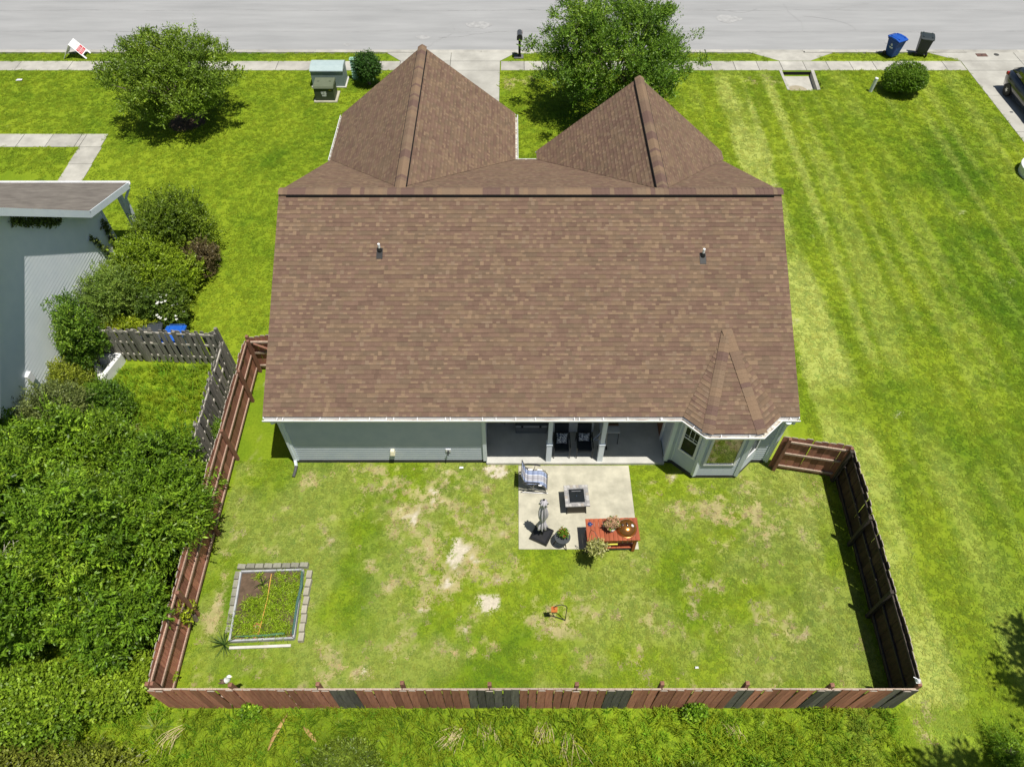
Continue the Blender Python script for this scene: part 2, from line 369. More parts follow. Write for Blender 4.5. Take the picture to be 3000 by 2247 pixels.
for k, (x, y, r, mt) in enumerate(((-5.2, 41.9, .30, 'patch'), (-9.5, 41.0, .18, 'patch'), (22.0, 41.3, .35, 'patch'), (2.2, 42.0, .10, 'seam'), (3.4, 41.5, .12, 'seam'), (-2.0, 43.4, .5, 'patch'), (10.5, 42.3, .14, 'seam'), (13.0, 44.2, .6, 'patch'))):
    n = 16; mb = MB(); mb.add([(x + r * 1.6 * rr.uniform(.6, 1.1) * math.cos(2 * math.pi * i / n), y + r * rr.uniform(.6, 1.1) * math.sin(2 * math.pi * i / n), ROAD_Z + .008) for i in range(n)], [tuple(range(n))]); mb.build('stain', MT[mt], road)
kerb = MB(); kerb.box(-600, 600, 40.2, 40.24, -.3, ROAD_Z + .004)
kerb = tag(kerb.build('kerb', MT['joint']), kind='structure')
def kerb_piece(x0, x1, low=False):
    mb = MB(); zt = .03 if not low else -.055
    mb.extr([(39.86, -.25), (40.38, -.25), (40.38, ROAD_Z + .012), (40.14, ROAD_Z + .03), (40.02, zt - .02), (39.98, zt), (39.86, zt)], x0 + .006, x1 - .006)
    mb.build('kerb_stone', MT['walk'], kerb)
x = -40.0
while x < 40:
    step = 3.05 if x > -7.5 else 3.2
    nx_ = x + step
    low = (x > -7.6 and nx_ < 1.5) or (x > 13.2 and nx_ < 19.0) or x > 24.0
    kerb_piece(x, nx_, low); x = nx_
mb = MB(); mb.box(-600, 600, 49.5, 49.75, -.25, .02); tag(mb.build('far_kerb', MT['walk']), kind='structure')

def slabs(name, cells, mat, z=.012, base_z=-.03, gap=.012, kind='structure'):
    """a bed of joints with each slab a piece of its own; cells are 4-corner polygons"""
    b = MB()
    for c in cells: b.prism(c, base_z - .1, z - .012)
    root = tag(b.build(name, MT['joint']), kind=kind)
    for c in cells:
        cx = sum(p[0] for p in c) / len(c); cy_ = sum(p[1] for p in c) / len(c)
        q = []
        for (px, py) in c:
            d = Vector((cx - px, cy_ - py)); l = d.length
            q.append((px - cx + (gap if px < cx else -gap), py - cy_ + (gap if py < cy_ else -gap)))
        m = MB(); m.prism(q, base_z, z + random.uniform(-.002, .003))
        m.build('slab', mat, root, loc=(cx, cy_, 0))
    return root
def rect(x0, x1, y0, y1): return [(x0, y0), (x1, y0), (x1, y1), (x0, y1)]
cells = []
x = -33.0
while x < -6.3:
    nx_ = min(x + 1.43 * 2, -6.2); cells.append(rect(x, nx_, 37.88, 38.89)); x = nx_ + .0001
x = -.62
while x < 24.9:
    nx_ = min(x + 1.29, 24.95); cells.append(rect(x, nx_, 37.88, 38.89)); x = nx_ + .0001
slabs('sidewalk', cells, MT['walk'])
cells = []
for (xa, xb) in ((-6.2, -3.42), (-3.42, -.66)):
    for (ya, yb) in ((28.2, 31.6), (31.6, 35.0), (35.0, 37.88), (37.88, 38.89), (38.89, 39.86)):
        c = rect(xa, xb, ya, yb)
        if yb > 39.5:
            if xa < -5: c = [(xa, ya), (xb, ya), (xb, yb), (xa - .9, yb)]
            else: c = [(xa, ya), (xb, ya), (xb + .9, yb), (xa, yb)]
        cells.append(c)
slabs('driveway', cells, MT['drive'])
cells = []
for (xa, xb) in ((24.97, 28.3), (28.3, 31.6)):
    for (ya, yb) in ((21.0, 25.0), (25.0, 28.5), (28.5, 31.9), (31.9, 35.3), (35.3, 37.88), (37.88, 38.89), (38.89, 39.86)):
        c = rect(xa, xb, ya, yb)
        if yb > 39.5 and xa < 25: c = [(xa, ya), (xb, ya), (xb, yb), (xa - 1.5, yb)]
        cells.append(c)
slabs('neighbour_driveway', cells, MT['drive'])
cells = []
x = -34.0
while x < -21.1:
    nx_ = min(x + 1.42, -20.98); cells.append(rect(x, nx_, 30.6, 31.72)); x = nx_ + .0001
cells += [rect(-20.98, -19.92, 30.6, 31.72), rect(-20.98, -19.84, 29.2, 30.6), rect(-20.95, -19.8, 27.8, 29.2), rect(-20.95, -19.8, 26.2, 27.8), rect(-20.95, -19.8, 23.9, 26.2)]
slabs('garden_path', cells, MT['walk'])
mb = MB(); mb.prism([(.2, 9.57), (3.82, 9.57), (3.81, 12.52), (.21, 12.52)], -.1, .03); tag(mb.build('patio', MT['patio'], bevel=.01), kind='structure')
#%%GRASS
# ------------------------------------------------------------------ grass
def blade_material(name):
    m = bpy.data.materials.new(name); m.use_nodes = True
    t = m.node_tree; N = t.nodes; L = t.links; p = N['Principled BSDF']; p.inputs['Roughness'].default_value = .65; p.inputs['Specular IOR Level'].default_value = .2
    at = N.new('ShaderNodeAttribute'); at.attribute_name = 'tint'; at.attribute_type = 'INSTANCER'
    tr = N.new('ShaderNodeBsdfTranslucent'); mx = N.new('ShaderNodeMixShader'); mx.inputs[0].default_value = .42
    L.new(at.outputs['Color'], p.inputs['Base Color']); L.new(at.outputs['Color'], tr.inputs['Color'])
    L.new(p.outputs[0], mx.inputs[1]); L.new(tr.outputs[0], mx.inputs[2]); L.new(mx.outputs[0], N['Material Output'].inputs['Surface'])
    return m
MT['blade'] = blade_material('grass_blade')
def tuft_mesh(name, n, h, spread, wd, lean, seed):
    rr = random.Random(seed); mb = MB()
    for k in range(n):
        a = rr.uniform(0, 6.283); r = spread * math.sqrt(rr.random()); bx, by = r * math.cos(a), r * math.sin(a)
        a2 = rr.uniform(0, 6.283); ln = lean * rr.uniform(.3, 1.2); hh = h * rr.uniform(.6, 1.15)
        tx, ty = bx + ln * math.cos(a2), by + ln * math.sin(a2)
        px, py = -math.sin(a2) * wd / 2, math.cos(a2) * wd / 2
        mxp = (bx * .55 + tx * .45, by * .55 + ty * .45, hh * .7)
        mb.add([(bx - px, by - py, 0), (bx + px, by + py, 0), (mxp[0] + px * .8, mxp[1] + py * .8, mxp[2]), (mxp[0] - px * .8, mxp[1] - py * .8, mxp[2]), (tx, ty, hh * rr.uniform(.75, 1))], [(0, 1, 2, 3), (3, 2, 4)])
    return mb.mesh(name, MT['blade'])
def scatter(name, label, cat, tufts, P, tint, scale, seed):
    """one object of grass: tufts set on points by geometry nodes"""
    src = []
    for t in tufts:
        o = bpy.data.objects.new('grass_tuft_source', t); src.append(o)
    me = bpy.data.meshes.new(name); me.vertices.add(len(P)); me.vertices.foreach_set('co', P.astype(np.float32).ravel())
    rs = np.random.RandomState(seed)
    a = me.attributes.new('tint', 'FLOAT_COLOR', 'POINT'); a.data.foreach_set('color', np.concatenate([tint, np.ones((len(P), 1))], 1).astype(np.float32).ravel())
    a = me.attributes.new('sc', 'FLOAT', 'POINT'); a.data.foreach_set('value', scale.astype(np.float32))
    a = me.attributes.new('rz', 'FLOAT', 'POINT'); a.data.foreach_set('value', (rs.rand(len(P)) * 6.283).astype(np.float32))
    a = me.attributes.new('pick', 'INT', 'POINT'); a.data.foreach_set('value', rs.randint(0, len(tufts), len(P)).astype(np.int32))
    me.update()
    o = bpy.data.objects.new(name, me); COL.objects.link(o)
    g = bpy.data.node_groups.new(name, 'GeometryNodeTree')
    g.interface.new_socket('Geometry', in_out='INPUT', socket_type='NodeSocketGeometry'); g.interface.new_socket('Geometry', in_out='OUTPUT', socket_type='NodeSocketGeometry')
    N = g.nodes; L = g.links; gi = N.new('NodeGroupInput'); gout = N.new('NodeGroupOutput')
    join = N.new('GeometryNodeJoinGeometry')
    for k, s in enumerate(src):
        oi = N.new('GeometryNodeObjectInfo'); oi.inputs['Object'].default_value = s; oi.inputs['As Instance'].default_value = True
        ip = N.new('GeometryNodeInstanceOnPoints')
        pk = N.new('GeometryNodeInputNamedAttribute'); pk.data_type = 'INT'; pk.inputs['Name'].default_value = 'pick'
        eq = N.new('FunctionNodeCompare'); eq.data_type = 'INT'; eq.operation = 'EQUAL'; eq.inputs[3].default_value = k
        L.new(pk.outputs[0], eq.inputs[2]); L.new(eq.outputs[0], ip.inputs['Selection'])
        sc_ = N.new('GeometryNodeInputNamedAttribute'); sc_.data_type = 'FLOAT'; sc_.inputs['Name'].default_value = 'sc'
        rz = N.new('GeometryNodeInputNamedAttribute'); rz.data_type = 'FLOAT'; rz.inputs['Name'].default_value = 'rz'
        cx = N.new('ShaderNodeCombineXYZ'); L.new(rz.outputs[0], cx.inputs[2])
        L.new(gi.outputs[0], ip.inputs['Points']); L.new(oi.outputs['Geometry'], ip.inputs['Instance'])
        L.new(cx.outputs[0], ip.inputs['Rotation']); L.new(sc_.outputs[0], ip.inputs['Scale']); L.new(ip.outputs[0], join.inputs[0])
    L.new(join.outputs[0], gout.inputs[0])
    md = o.modifiers.new('scatter', 'NODES'); md.node_group = g
    return tag(o, label, cat, kind='stuff')
def inrect(x, y, r): return (x > r[0]) & (x < r[1]) & (y > r[2]) & (y < r[3])
HARD = [(-7.1, 8.35, 12.6, 28.4), (.24, 3.78, 9.61, 12.5), (5.2, 7.8, 12.05, 13), (-34, 34, 37.86, 38.91), (-34, 34, 39.84, 60), (-6.22, -.64, 28, 40), (24.95, 40, 18, 40), (-34, -20, 30.58, 31.74), (-21, -19.78, 23, 31),
        (-8.0, -5.9, 6.72, 8.95), (-40, -15.4, 8, 22), (14.66, 16.5, 35.85, 37.9), (14.4, 17.2, 38.8, 40), (13.7, 17.9, 39.4, 40), (-7.0, .1, 39.2, 40), (-6.6, -.3, 38.8, 39.3), (23.9, 25, 39.3, 40)]
def lawn_points(rs, x0, x1, y0, y1, dens, keep_dry=.55):
    n = int((x1 - x0) * (y1 - y0) * dens)
    x = rs.uniform(x0, x1, n); y = rs.uniform(y0, y1, n); ok = np.ones(n, bool)
    for r in HARD: ok &= ~inrect(x, y, r)
    d = y * .6239 + 15.63
    ok &= np.abs(x) < d * .745 + .5
    x = x[ok]; y = y[ok]
    c, sd, dd, c0 = lawn(x, y)
    r = rs.rand(len(x)); k = (r > sd * 1.05) & (r > dd * (1 - keep_dry) * .9)
    isdry = rs.rand(len(x)) < dd * .68
    c = np.where(isdry[:, None], CDRY * rs.uniform(.7, 1.15, (len(x), 1)), c0)
    return x[k], y[k], c[k], dd[k]
rs = np.random.RandomState(5)
PX = []; PT = []; PS = []
for (x0, x1, y0, y1, dens, s_) in ((-9, 10.1, 5.1, 12.7, 95, .95), (10.0, 20, 2.5, 16, 70, 1.05), (8.2, 25, 16, 28.5, 60, 1.15), (-16, -7, 17, 28.5, 60, 1.15), (-28, 29, 28.5, 38, 50, 1.25), (-32, 32, 38.9, 39.85, 50, 1.2), (-22, -15.3, 22, 28.5, 40, 1.2), (-16, 13, 1.5, 5.05, 80, 1.15), (-15, -9.2, 5, 16.8, 45, 1.15)):
    x, y, c, dd = lawn_points(rs, x0, x1, y0, y1, dens)
    v = rs.uniform(.85, 1.18, (len(x), 1)); hue = rs.uniform(-.045, .045, (len(x), 1)) * np.array([[1.0, .25, .0]])
    PX.append(np.stack([x, y, np.zeros_like(x)], 1)); PT.append(np.clip(c * v * (1 + hue * 3) * 1.12, 0, 1)); PS.append(s_ * rs.uniform(.7, 1.25, len(x)) * (1 - .3 * dd))
TUFTS = [tuft_mesh('mown_tuft', 18, .026, .11, .020, .070, 11), tuft_mesh('mown_tuft', 18, .022, .115, .021, .075, 12), tuft_mesh('mown_tuft', 17, .032, .10, .019, .062, 13)]
scatter('lawn_grass', 'short mown green lawn grass around the house', 'grass', TUFTS, np.concatenate(PX), np.concatenate(PT), np.concatenate(PS), 1)
PX = []; PT = []; PS = []
for (x0, x1, y0, y1, dens, s_) in ((-16, 9.9, 1.5, 5.02, 60, 1.0), (-14.9, -10.1, 11.5, 16.7, 55, 1.0), (-10, -9.3, 5.2, 12, 50, .9), (9.9, 12.2, 1.5, 3.6, 30, .9), (-15, -10, 4, 12, 25, 1.0)):
    x, y, c, dd = lawn_points(rs, x0, x1, y0, y1, dens, .8)
    v = rs.uniform(.6, 1.35, (len(x), 1)); hue = rs.uniform(-.12, .10, (len(x), 1)) * np.array([[1.0, .2, .0]])
    PX.append(np.stack([x, y, np.zeros_like(x)], 1)); PT.append(np.clip(c * v * (1 + hue * 3) * 1.15, 0, 1)); PS.append(s_ * rs.uniform(.5, 1.35, len(x)) * (.5 + fbm(x * 1.1, y * 1.1, 40)))
LT = [tuft_mesh('long_tuft', 12, .26, .09, .017, .19, 21), tuft_mesh('long_tuft', 10, .32, .08, .016, .24, 22), tuft_mesh('long_tuft', 11, .20, .10, .024, .17, 23)]
scatter('rough_grass', 'long rough unmown grass outside the back fence', 'grass', LT, np.concatenate(PX), np.concatenate(PT), np.concatenate(PS), 2)
#%%HOUSE
# ------------------------------------------------------------------ the house
house = thing('house', 'single-storey grey house with brown shingle roof, two front gables and a back porch', 'house', (0.6, 18.9, 0))
HP = Matrix.Translation(-Vector(house.location))
def hpart(mb, name, mats, **k):
    o = mb.build(name, mats, house, **k); o.matrix_parent_inverse = HP; return o
WX0, WX1, WY0 = -7.0, 8.24, 12.67
EZ = 2.87; SL = .5; EY = 12.42; RY = 18.87; RZ = EZ + SL * (RY - EY); FY = 25.32
ROX0, ROX1 = -7.36, 8.50
def zmain(y): return RZ - SL * abs(y - RY)
def siding(mb, p0, p1, z0, z1, h=.118, clip=None, proud=.016):
    p0 = Vector((*p0, 0)); p1 = Vector((*p1, 0)); d = unit(p1 - p0); L_ = (p1 - p0).length
    n = Vector((d.y, -d.x, 0))
    z = z0
    while z < z1 - .005:
        zt = min(z + h, z1)
        t0, t1 = (0, L_) if clip is None else clip(z)
        u0, u1 = (0, L_) if clip is None else clip(zt)
        if t1 - t0 > .02:
            if u1 - u0 < .02: u0 = u1 = (t0 + t1) / 2
            a = p0 + d * t0; b = p0 + d * t1; a2 = p0 + d * u0; b2 = p0 + d * u1
            up = Vector((0, 0, 1))
            mb.add([a + n * proud + up * z, b + n * proud + up * z, b2 + n * .002 + up * zt, a2 + n * .002 + up * zt], [(0, 1, 2, 3)])
            mb.add([a + up * z, b + up * z, b + n * proud + up * z, a + n * proud + up * z], [(0, 1, 2, 3)])
        z = zt
    return mb
PX0, PX1, PYB = -.85, 4.98, 15.0           # porch opening
def wall(p0, p1, z0=.16, z1=2.66, mat='siding'):
    mb = MB(); siding(mb, p0, p1, z0, z1); return hpart(mb, 'wall', MT[mat])
wall((WX0, WY0), (PX0, WY0)); wall((PX1, WY0), (5.2, WY0)); wall((5.2, WY0), (5.82, 12.09)); wall((5.82, 12.09), (7.19, 12.09)); wall((7.19, 12.09), (7.8, WY0)); wall((7.8, WY0), (WX1, WY0))
wall((WX1, WY0), (WX1, 25.0)); wall((WX0, 28.4), (WX0, WY0)); wall((WX1, 25.0), (.0, 25.0)); wall((.0, 25.0), (-.2, 28.4)); wall((-.2, 28.4), (WX0, 28.4))
wall((PX0, WY0), (PX0, PYB)); wall((PX0, PYB), (1.32, PYB)); wall((1.32, PYB), (1.32, 13.78)); wall((1.32, 13.78), (2.72, 13.78)); wall((2.72, 13.78), (2.72, PYB)); wall((2.72, PYB), (PX1, PYB)); wall((PX1, PYB), (PX1, WY0))
mb = MB()
for (a, b) in (((WX0, WY0), (PX0, WY0)), ((PX1, WY0), (5.2, WY0)), ((5.2, WY0), (5.82, 12.09)), ((5.82, 12.09), (7.19, 12.09)), ((7.19, 12.09), (7.8, WY0)), ((7.8, WY0), (WX1, WY0)), ((WX1, WY0), (WX1, 25.)), ((WX0, 28.4), (WX0, WY0))):
    mb = MB(); mb.bar((*a, .07), (*b, .07), .05, .19); hpart(mb, 'foundation', MT['found'])
mb = MB(); mb.box(PX0 + .02, PX1 - .02, 12.555, PYB, -.05, .115); hpart(mb, 'porch_floor', MT['conc'])
def corner(x, y, dx=.0, wd=.10, z1=2.64, mat='bluewhite', ang=0):
    mb = MB(); mb.obox((0, 0, (z1 + .15) / 2), (wd, wd, z1 - .15), Matrix.Rotation(ang, 3, 'Z'))
    o = hpart(mb, 'corner_board', MT[mat], loc=(x, y, 0)); return o
corner(WX0, WY0); corner(PX0 - .02, WY0, wd=.12); corner(PX1 + .02, WY0, wd=.12); corner(WX1, WY0)
corner(5.82, 12.09, ang=R(22), wd=.12); corner(7.19, 12.09, ang=R(-22), wd=.12); corner(5.2, WY0, wd=.05); corner(7.8, WY0, wd=.05)
for cx_ in (1.19, 2.86):
    mb = MB(); mb.box(-.065, .065, -.065, .065, .115, 2.62); mb.box(-.085, .085, -.085, .085, .115, 1.05); mb.box(-.1, .1, -.1, .1, 1.05, 1.09); mb.box(-.085, .085, -.085, .085, 2.35, 2.64)
    hpart(mb, 'porch_column', MT['bluewhite'], loc=(cx_, 12.70, 0))
mb = MB(); mb.box(PX0, PX1, WY0, PYB, 2.63, 2.66); hpart(mb, 'porch_ceiling', MT['soffit'])
# soffit, fascia
mb = MB()
mb.box(ROX0 + .02, ROX1 - .02, 12.45, WY0 + .05, 2.645, 2.665)
mb.prism([(5.05, 12.45), (5.66, 11.87), (7.25, 11.87), (7.92, 12.45)], 2.645, 2.665)
mb.box(ROX0 + .02, WX0, 12.45, 25.3, 2.645, 2.665); mb.box(WX1, ROX1 - .02, 12.45, 25.3, 2.645, 2.665)
hpart(mb, 'soffit', MT['soffit'])
EAVE = [(ROX0, EY), (5.05, EY), (5.66, 11.80), (7.25, 11.80), (7.92, EY), (ROX1, EY)]
mb = MB()
for a, b in zip(EAVE[:-1], EAVE[1:]): mb.bar((a[0], a[1] + .03, 2.75), (b[0], b[1] + .03, 2.75), .022, .19)
hpart(mb, 'fascia', MT['bluewhite'])
# rake boards on both gable ends of the main roof
mb = MB()
for xx in (ROX0 + .02, ROX1 - .02):
    for ye in (EY, FY): mb = MB(); mb.bar((xx, ye, EZ - .12), (xx, RY, RZ - .12), .024, .18); hpart(mb, 'rake_board', MT['bluewhite'])
mb = MB()
for xx, s in ((WX0, 1), (WX1, -1)):
    for a, b in (((xx, 12.67), (xx, 25.0)),):
        L_ = 12.33
        f = lambda z: (max(0, (z - 2.66) / SL * 1.0 - .05), min(L_, L_ - (z - 2.66) / SL + .05))
        mb = MB()
        if s > 0: siding(mb, (xx, 25.0), (xx, 12.67), 2.66, RZ - .15, clip=f)
        else: siding(mb, (xx, 12.67), (xx, 25.0), 2.66, RZ - .15, clip=f)
        hpart(mb, 'gable_wall', MT['siding'])
# gutters with hangers
def gutter(path, name='gutter', flip=1, hang=.62):
    g = MB()
    out = []
    n = len(path)
    nor = []
    for i in range(n - 1):
        d = Vector((path[i + 1][0] - path[i][0], path[i + 1][1] - path[i][1], 0)).normalized(); nor.append(Vector((d.y, -d.x, 0)) * flip)
    vn_ = [nor[0]] + [unit(nor[i - 1] + nor[i]) / max(.5, unit(nor[i - 1] + nor[i]).dot(nor[i])) for i in range(1, n - 1)] + [nor[-1]]
    prof = [(.0, 2.83, 0), (.004, 2.735, 1), (.075, 2.725, 1), (.105, 2.80, 1), (.105, 2.835, 0), (.128, 2.835, 0), (.128, 2.79, 0), (.09, 2.712, 0), (-.004, 2.712, 0), (-.004, 2.83, 0)]
    for i in range(n - 1):
        for k in range(len(prof)):
            a = prof[k]; b = prof[(k + 1) % len(prof)]
            q = []
            for (pt, vv) in ((path[i], vn_[i]), (path[i + 1], vn_[i + 1])):
                q.append([(pt[0] + vv.x * a[0], pt[1] + vv.y * a[0], a[1]), (pt[0] + vv.x * b[0], pt[1] + vv.y * b[0], b[1])])
            g.add([q[0][0], q[1][0], q[1][1], q[0][1]], [(0, 1, 2, 3)], a[2])
    go_ = hpart(g, name, [MT['white'], MT['gutter_in']])
    hm = MB(); hm.box(-.011, .011, -.122, 0, 2.828, 2.842); hme = hm.mesh('hanger', MT['white'])
    for i in range(n - 1):
        a = Vector((*path[i], 0)); b = Vector((*path[i + 1], 0)); L_ = (b - a).length; k = max(1, int(L_ / hang))
        for j in range(k):
            p = a.lerp(b, (j + .5) / k + random.uniform(-.03, .03)); ang = math.atan2(nor[i].y, nor[i].x) + math.pi / 2
            o = inst('hanger', hme, go_, (p.x, p.y, 0), (0, 0, ang))
    return go_
gutter(EAVE)
gutter([(.13, FY + .02), (.13, 28.7)], flip=-1) if False else None
gutter([(.13, 28.72), (.13, FY)], flip=-1); gutter([(.13, FY), (1.05, FY)], flip=-1); gutter([(-7.38, 25.35), (-7.38, 28.7)], flip=-1)

# ---- shingles
SH = MB()
rsh = random.Random(42)
KS = .74
def kc(r, g, b):
    c = sr(r, g, b); return (c[0] * KS * .95, c[1] * KS * .99, c[2] * KS * 1.04)
ROSY = [kc(137, 109, 91), kc(131, 104, 87), kc(140, 112, 93)]; KHAKI = [kc(144, 118, 94), kc(139, 114, 92), kc(134, 111, 90)]; TAN = [kc(160, 132, 105), kc(155, 128, 102), kc(152, 127, 104)]
def run_base(u, v):
    n = float(vn(u * .9 + 50, v * 1.6 + 90, 2)) * .25 + rsh.random() * .75
    return jit(rsh.choice(ROSY if n > .48 else KHAKI), .06)
def jit(c, a=.10):
    k = 1 + rsh.uniform(-a, a); return tuple(x * k for x in c)
def interval(poly, v):
    us = []
    n = len(poly)
    for i in range(n):
        (u0, v0), (u1, v1) = poly[i], poly[(i + 1) % n]
        if (v0 <= v <= v1) or (v1 <= v <= v0):
            if abs(v1 - v0) < 1e-9: us += [u0, u1]
            else: us.append(u0 + (u1 - u0) * (v - v0) / (v1 - v0))
    return (min(us), max(us)) if us else None
EXPO = .143
INDIV = []
CELL = .112
def cell(mb, P, l0, r0, l1, r1, v, v1, t, base):
    """one tab: butt edge, lower half (often lighter), upper half, printed dark band under the next course"""
    kind = rsh.random(); low = mid = jit(base, .05)
    if kind < .22: low = jit(rsh.choice(TAN), .05)
    elif kind < .27: low = mid = jit(rsh.choice(TAN), .06)
    elif kind < .55: low = tuple(x * 1.10 for x in low)
    fr = (0, .46, .84, 1.0); cols = (low, mid, tuple(x * .80 for x in mid))
    pts = []
    for f in fr:
        vv = v + (v1 - v) * f; h = t + (.003 - t) * f
        pts.append((P(l0 + (l1 - l0) * f, vv, h), P(r0 + (r1 - r0) * f, vv, h)))
    mb.add([P(l0, v, 0), P(r0, v, 0), pts[0][1], pts[0][0]], [(0, 1, 2, 3)], 0, tuple(x * .8 for x in low))
    for a, b, c in zip(pts[:-1], pts[1:], cols): mb.add([a[0], a[1], b[1], b[0]], [(0, 1, 2, 3)], 0, c)
def shingle_plane(O, U, Vv, poly, indiv_rows=0, lift=0.0):
    O = Vector(O); U = unit(U); Vv = unit(Vv); Nn = unit(U.cross(Vv))
    if Nn.z < 0: Nn = -Nn
    vmax = max(p[1] for p in poly); k = 0; v = 0.0
    P3 = lambda u, vv, h: O + U * u + Vv * vv + Nn * (h + lift)
    while v < vmax - .01:
        v1 = min(v + EXPO, vmax)
        a = interval(poly, v + 1e-4); b = interval(poly, v1 - 1e-4)
        if a and b:
            lo = min(a[0], b[0]); hi = max(a[1], b[1]); u = lo - rsh.uniform(0, .2)
            while u < hi:
                nc = rsh.choice((2, 3, 3, 4)); t = rsh.choice((.008, .010, .013)); base = run_base(O.x + u, O.y + v)
                if k < indiv_rows and u > lo and u + nc * CELL < hi:
                    INDIV.append((P3(u, v, 0), U, Vv, Nn, nc, t)); u += nc * CELL; continue
                for _ in range(nc):
                    u1 = u + CELL
                    l0 = max(u, a[0]); r0 = min(u1, a[1]); l1 = max(u, b[0]); r1 = min(u1, b[1])
                    if r0 < l0: l0 = r0 = min(max(l0, a[0]), a[1])
                    if r1 < l1: l1 = r1 = min(max(l1, b[0]), b[1])
                    if (r0 - l0) > .01 or (r1 - l1) > .01: cell(SH, P3, l0, r0, l1, r1, v, v1, t, base)
                    u = u1
        v = v1; k += 1
q = math.sqrt(1 + SL * SL)
Lm = (RY - EY) * q
VU = Vector((0, 1, SL)).normalized()
shingle_plane((ROX0, EY, EZ), (1, 0, 0), VU, [(0, 0), (ROX1 - ROX0, 0), (ROX1 - ROX0, Lm), (0, Lm)], indiv_rows=6)
shingle_plane((ROX1, FY, EZ), (-1, 0, 0), (0, -1, SL), [(0, 0), (ROX1 - ROX0, 0), (ROX1 - ROX0, Lm), (0, Lm)])
# front gables: A over the garage, B at the right
def gable(xl, xr, yf, zr):
    xm = (xl + xr) / 2; s = (zr - EZ) / (xr - xm); yb = RY + (RZ - zr) / SL; sl = math.hypot(xr - xm, zr - EZ)
    # right plane: u runs from front to back along the eave
    shingle_plane((xr, yf, EZ), (0, -1, 0), (xm - xr, 0, zr - EZ), [(0, 0), (yf - FY, 0), (yf - yb, sl), (0, sl)], lift=.02)
    shingle_plane((xl, FY, EZ), (0, 1, 0), (xm - xl, 0, zr - EZ), [(0, 0), (yf - FY, 0), (yf - FY, sl), (yb - FY, sl)], lift=.02)
    return xm, yb
GA = gable(-7.38, .13, 28.72, 5.84); GB = gable(1.02, 8.60, 25.92, 6.03)
# bay roof: three triangles rising to one point on the main slope
BT = Vector((6.50, 14.85, zmain(14.85) + .005)); BE = [Vector((x, y, EZ)) for x, y in EAVE[1:5]]
def tri_plane(e0, e1, t, lift=.022):
    U = unit(e1 - e0); r = t - e0; u = r.dot(U); Vv = r - U * u; sl = Vv.length
    shingle_plane(e0, U, Vv, [(0, 0), ((e1 - e0).length, 0), (u, sl)], lift=lift)
for a, b in zip(BE[:-1], BE[1:]): tri_plane(a, b, BT)
# roof deck below the shingles: solid and closed
mb = MB()
T_ = .02
mb.extr([(EY + .01, EZ - .01), (RY, RZ - .012), (FY - .01, EZ - .01), (FY - .01, EZ - .1), (RY, RZ - .13), (EY + .01, EZ - .1)], ROX0 + .01, ROX1 - .01)
for (xl, xr, yf, zr, (xm, yb)) in ((-7.38, .13, 28.72, 5.84, GA), (1.02, 8.60, 25.92, 6.03, GB)):
    mb.add([(xl, yf - .01, EZ), (xm, yf - .01, zr), (xr, yf - .01, EZ), (xl, FY, EZ), (xm, yb, zr), (xr, FY, EZ)], [(0, 1, 4, 3), (1, 2, 5, 4), (0, 2, 1)])
for a, b in zip(BE[:-1], BE[1:]): mb.add([a, b, BT], [(0, 1, 2)])
roof = hpart(mb, 'roof', M('roof_deck', (.09, .07, .055), rough=.95))
tag(roof, label='brown architectural shingle roof')
mb = MB()
for (xl, xr, yf, zr, (xm, yb)) in ((-7.38, .13, 28.72, 5.84, GA), (1.02, 8.60, 25.92, 6.03, GB)):
    for xe in (xl, xr): mb = MB(); mb.bar((xe, yf - .03, EZ - .1), (xm, yf - .03, zr - .1), .02, .18); hpart(mb, 'gable_trim', MT['white'])
shs = SH.build('shingle_field', MT['shingle'], roof); tag(shs, kind='stuff')
SHM = {}
for (p, U, Vv, Nn, nc, t) in INDIV:
    key = (nc, t, rsh.randrange(8))
    if key not in SHM:
        m_ = MB(); base = run_base(rsh.uniform(0, 50), rsh.uniform(0, 50))
        for q_ in range(nc): cell(m_, lambda u, v, h: Vector((u, v, h)), q_ * CELL, (q_ + 1) * CELL, q_ * CELL, (q_ + 1) * CELL, 0, EXPO, t, base)
        SHM[key] = m_.mesh('shingle', MT['shingle'])
    o = inst('shingle', SHM[key], roof); o.matrix_basis = Matrix(((U.x, Vv.x, Nn.x, p.x), (U.y, Vv.y, Nn.y, p.y), (U.z, Vv.z, Nn.z, p.z), (0, 0, 0, 1)))
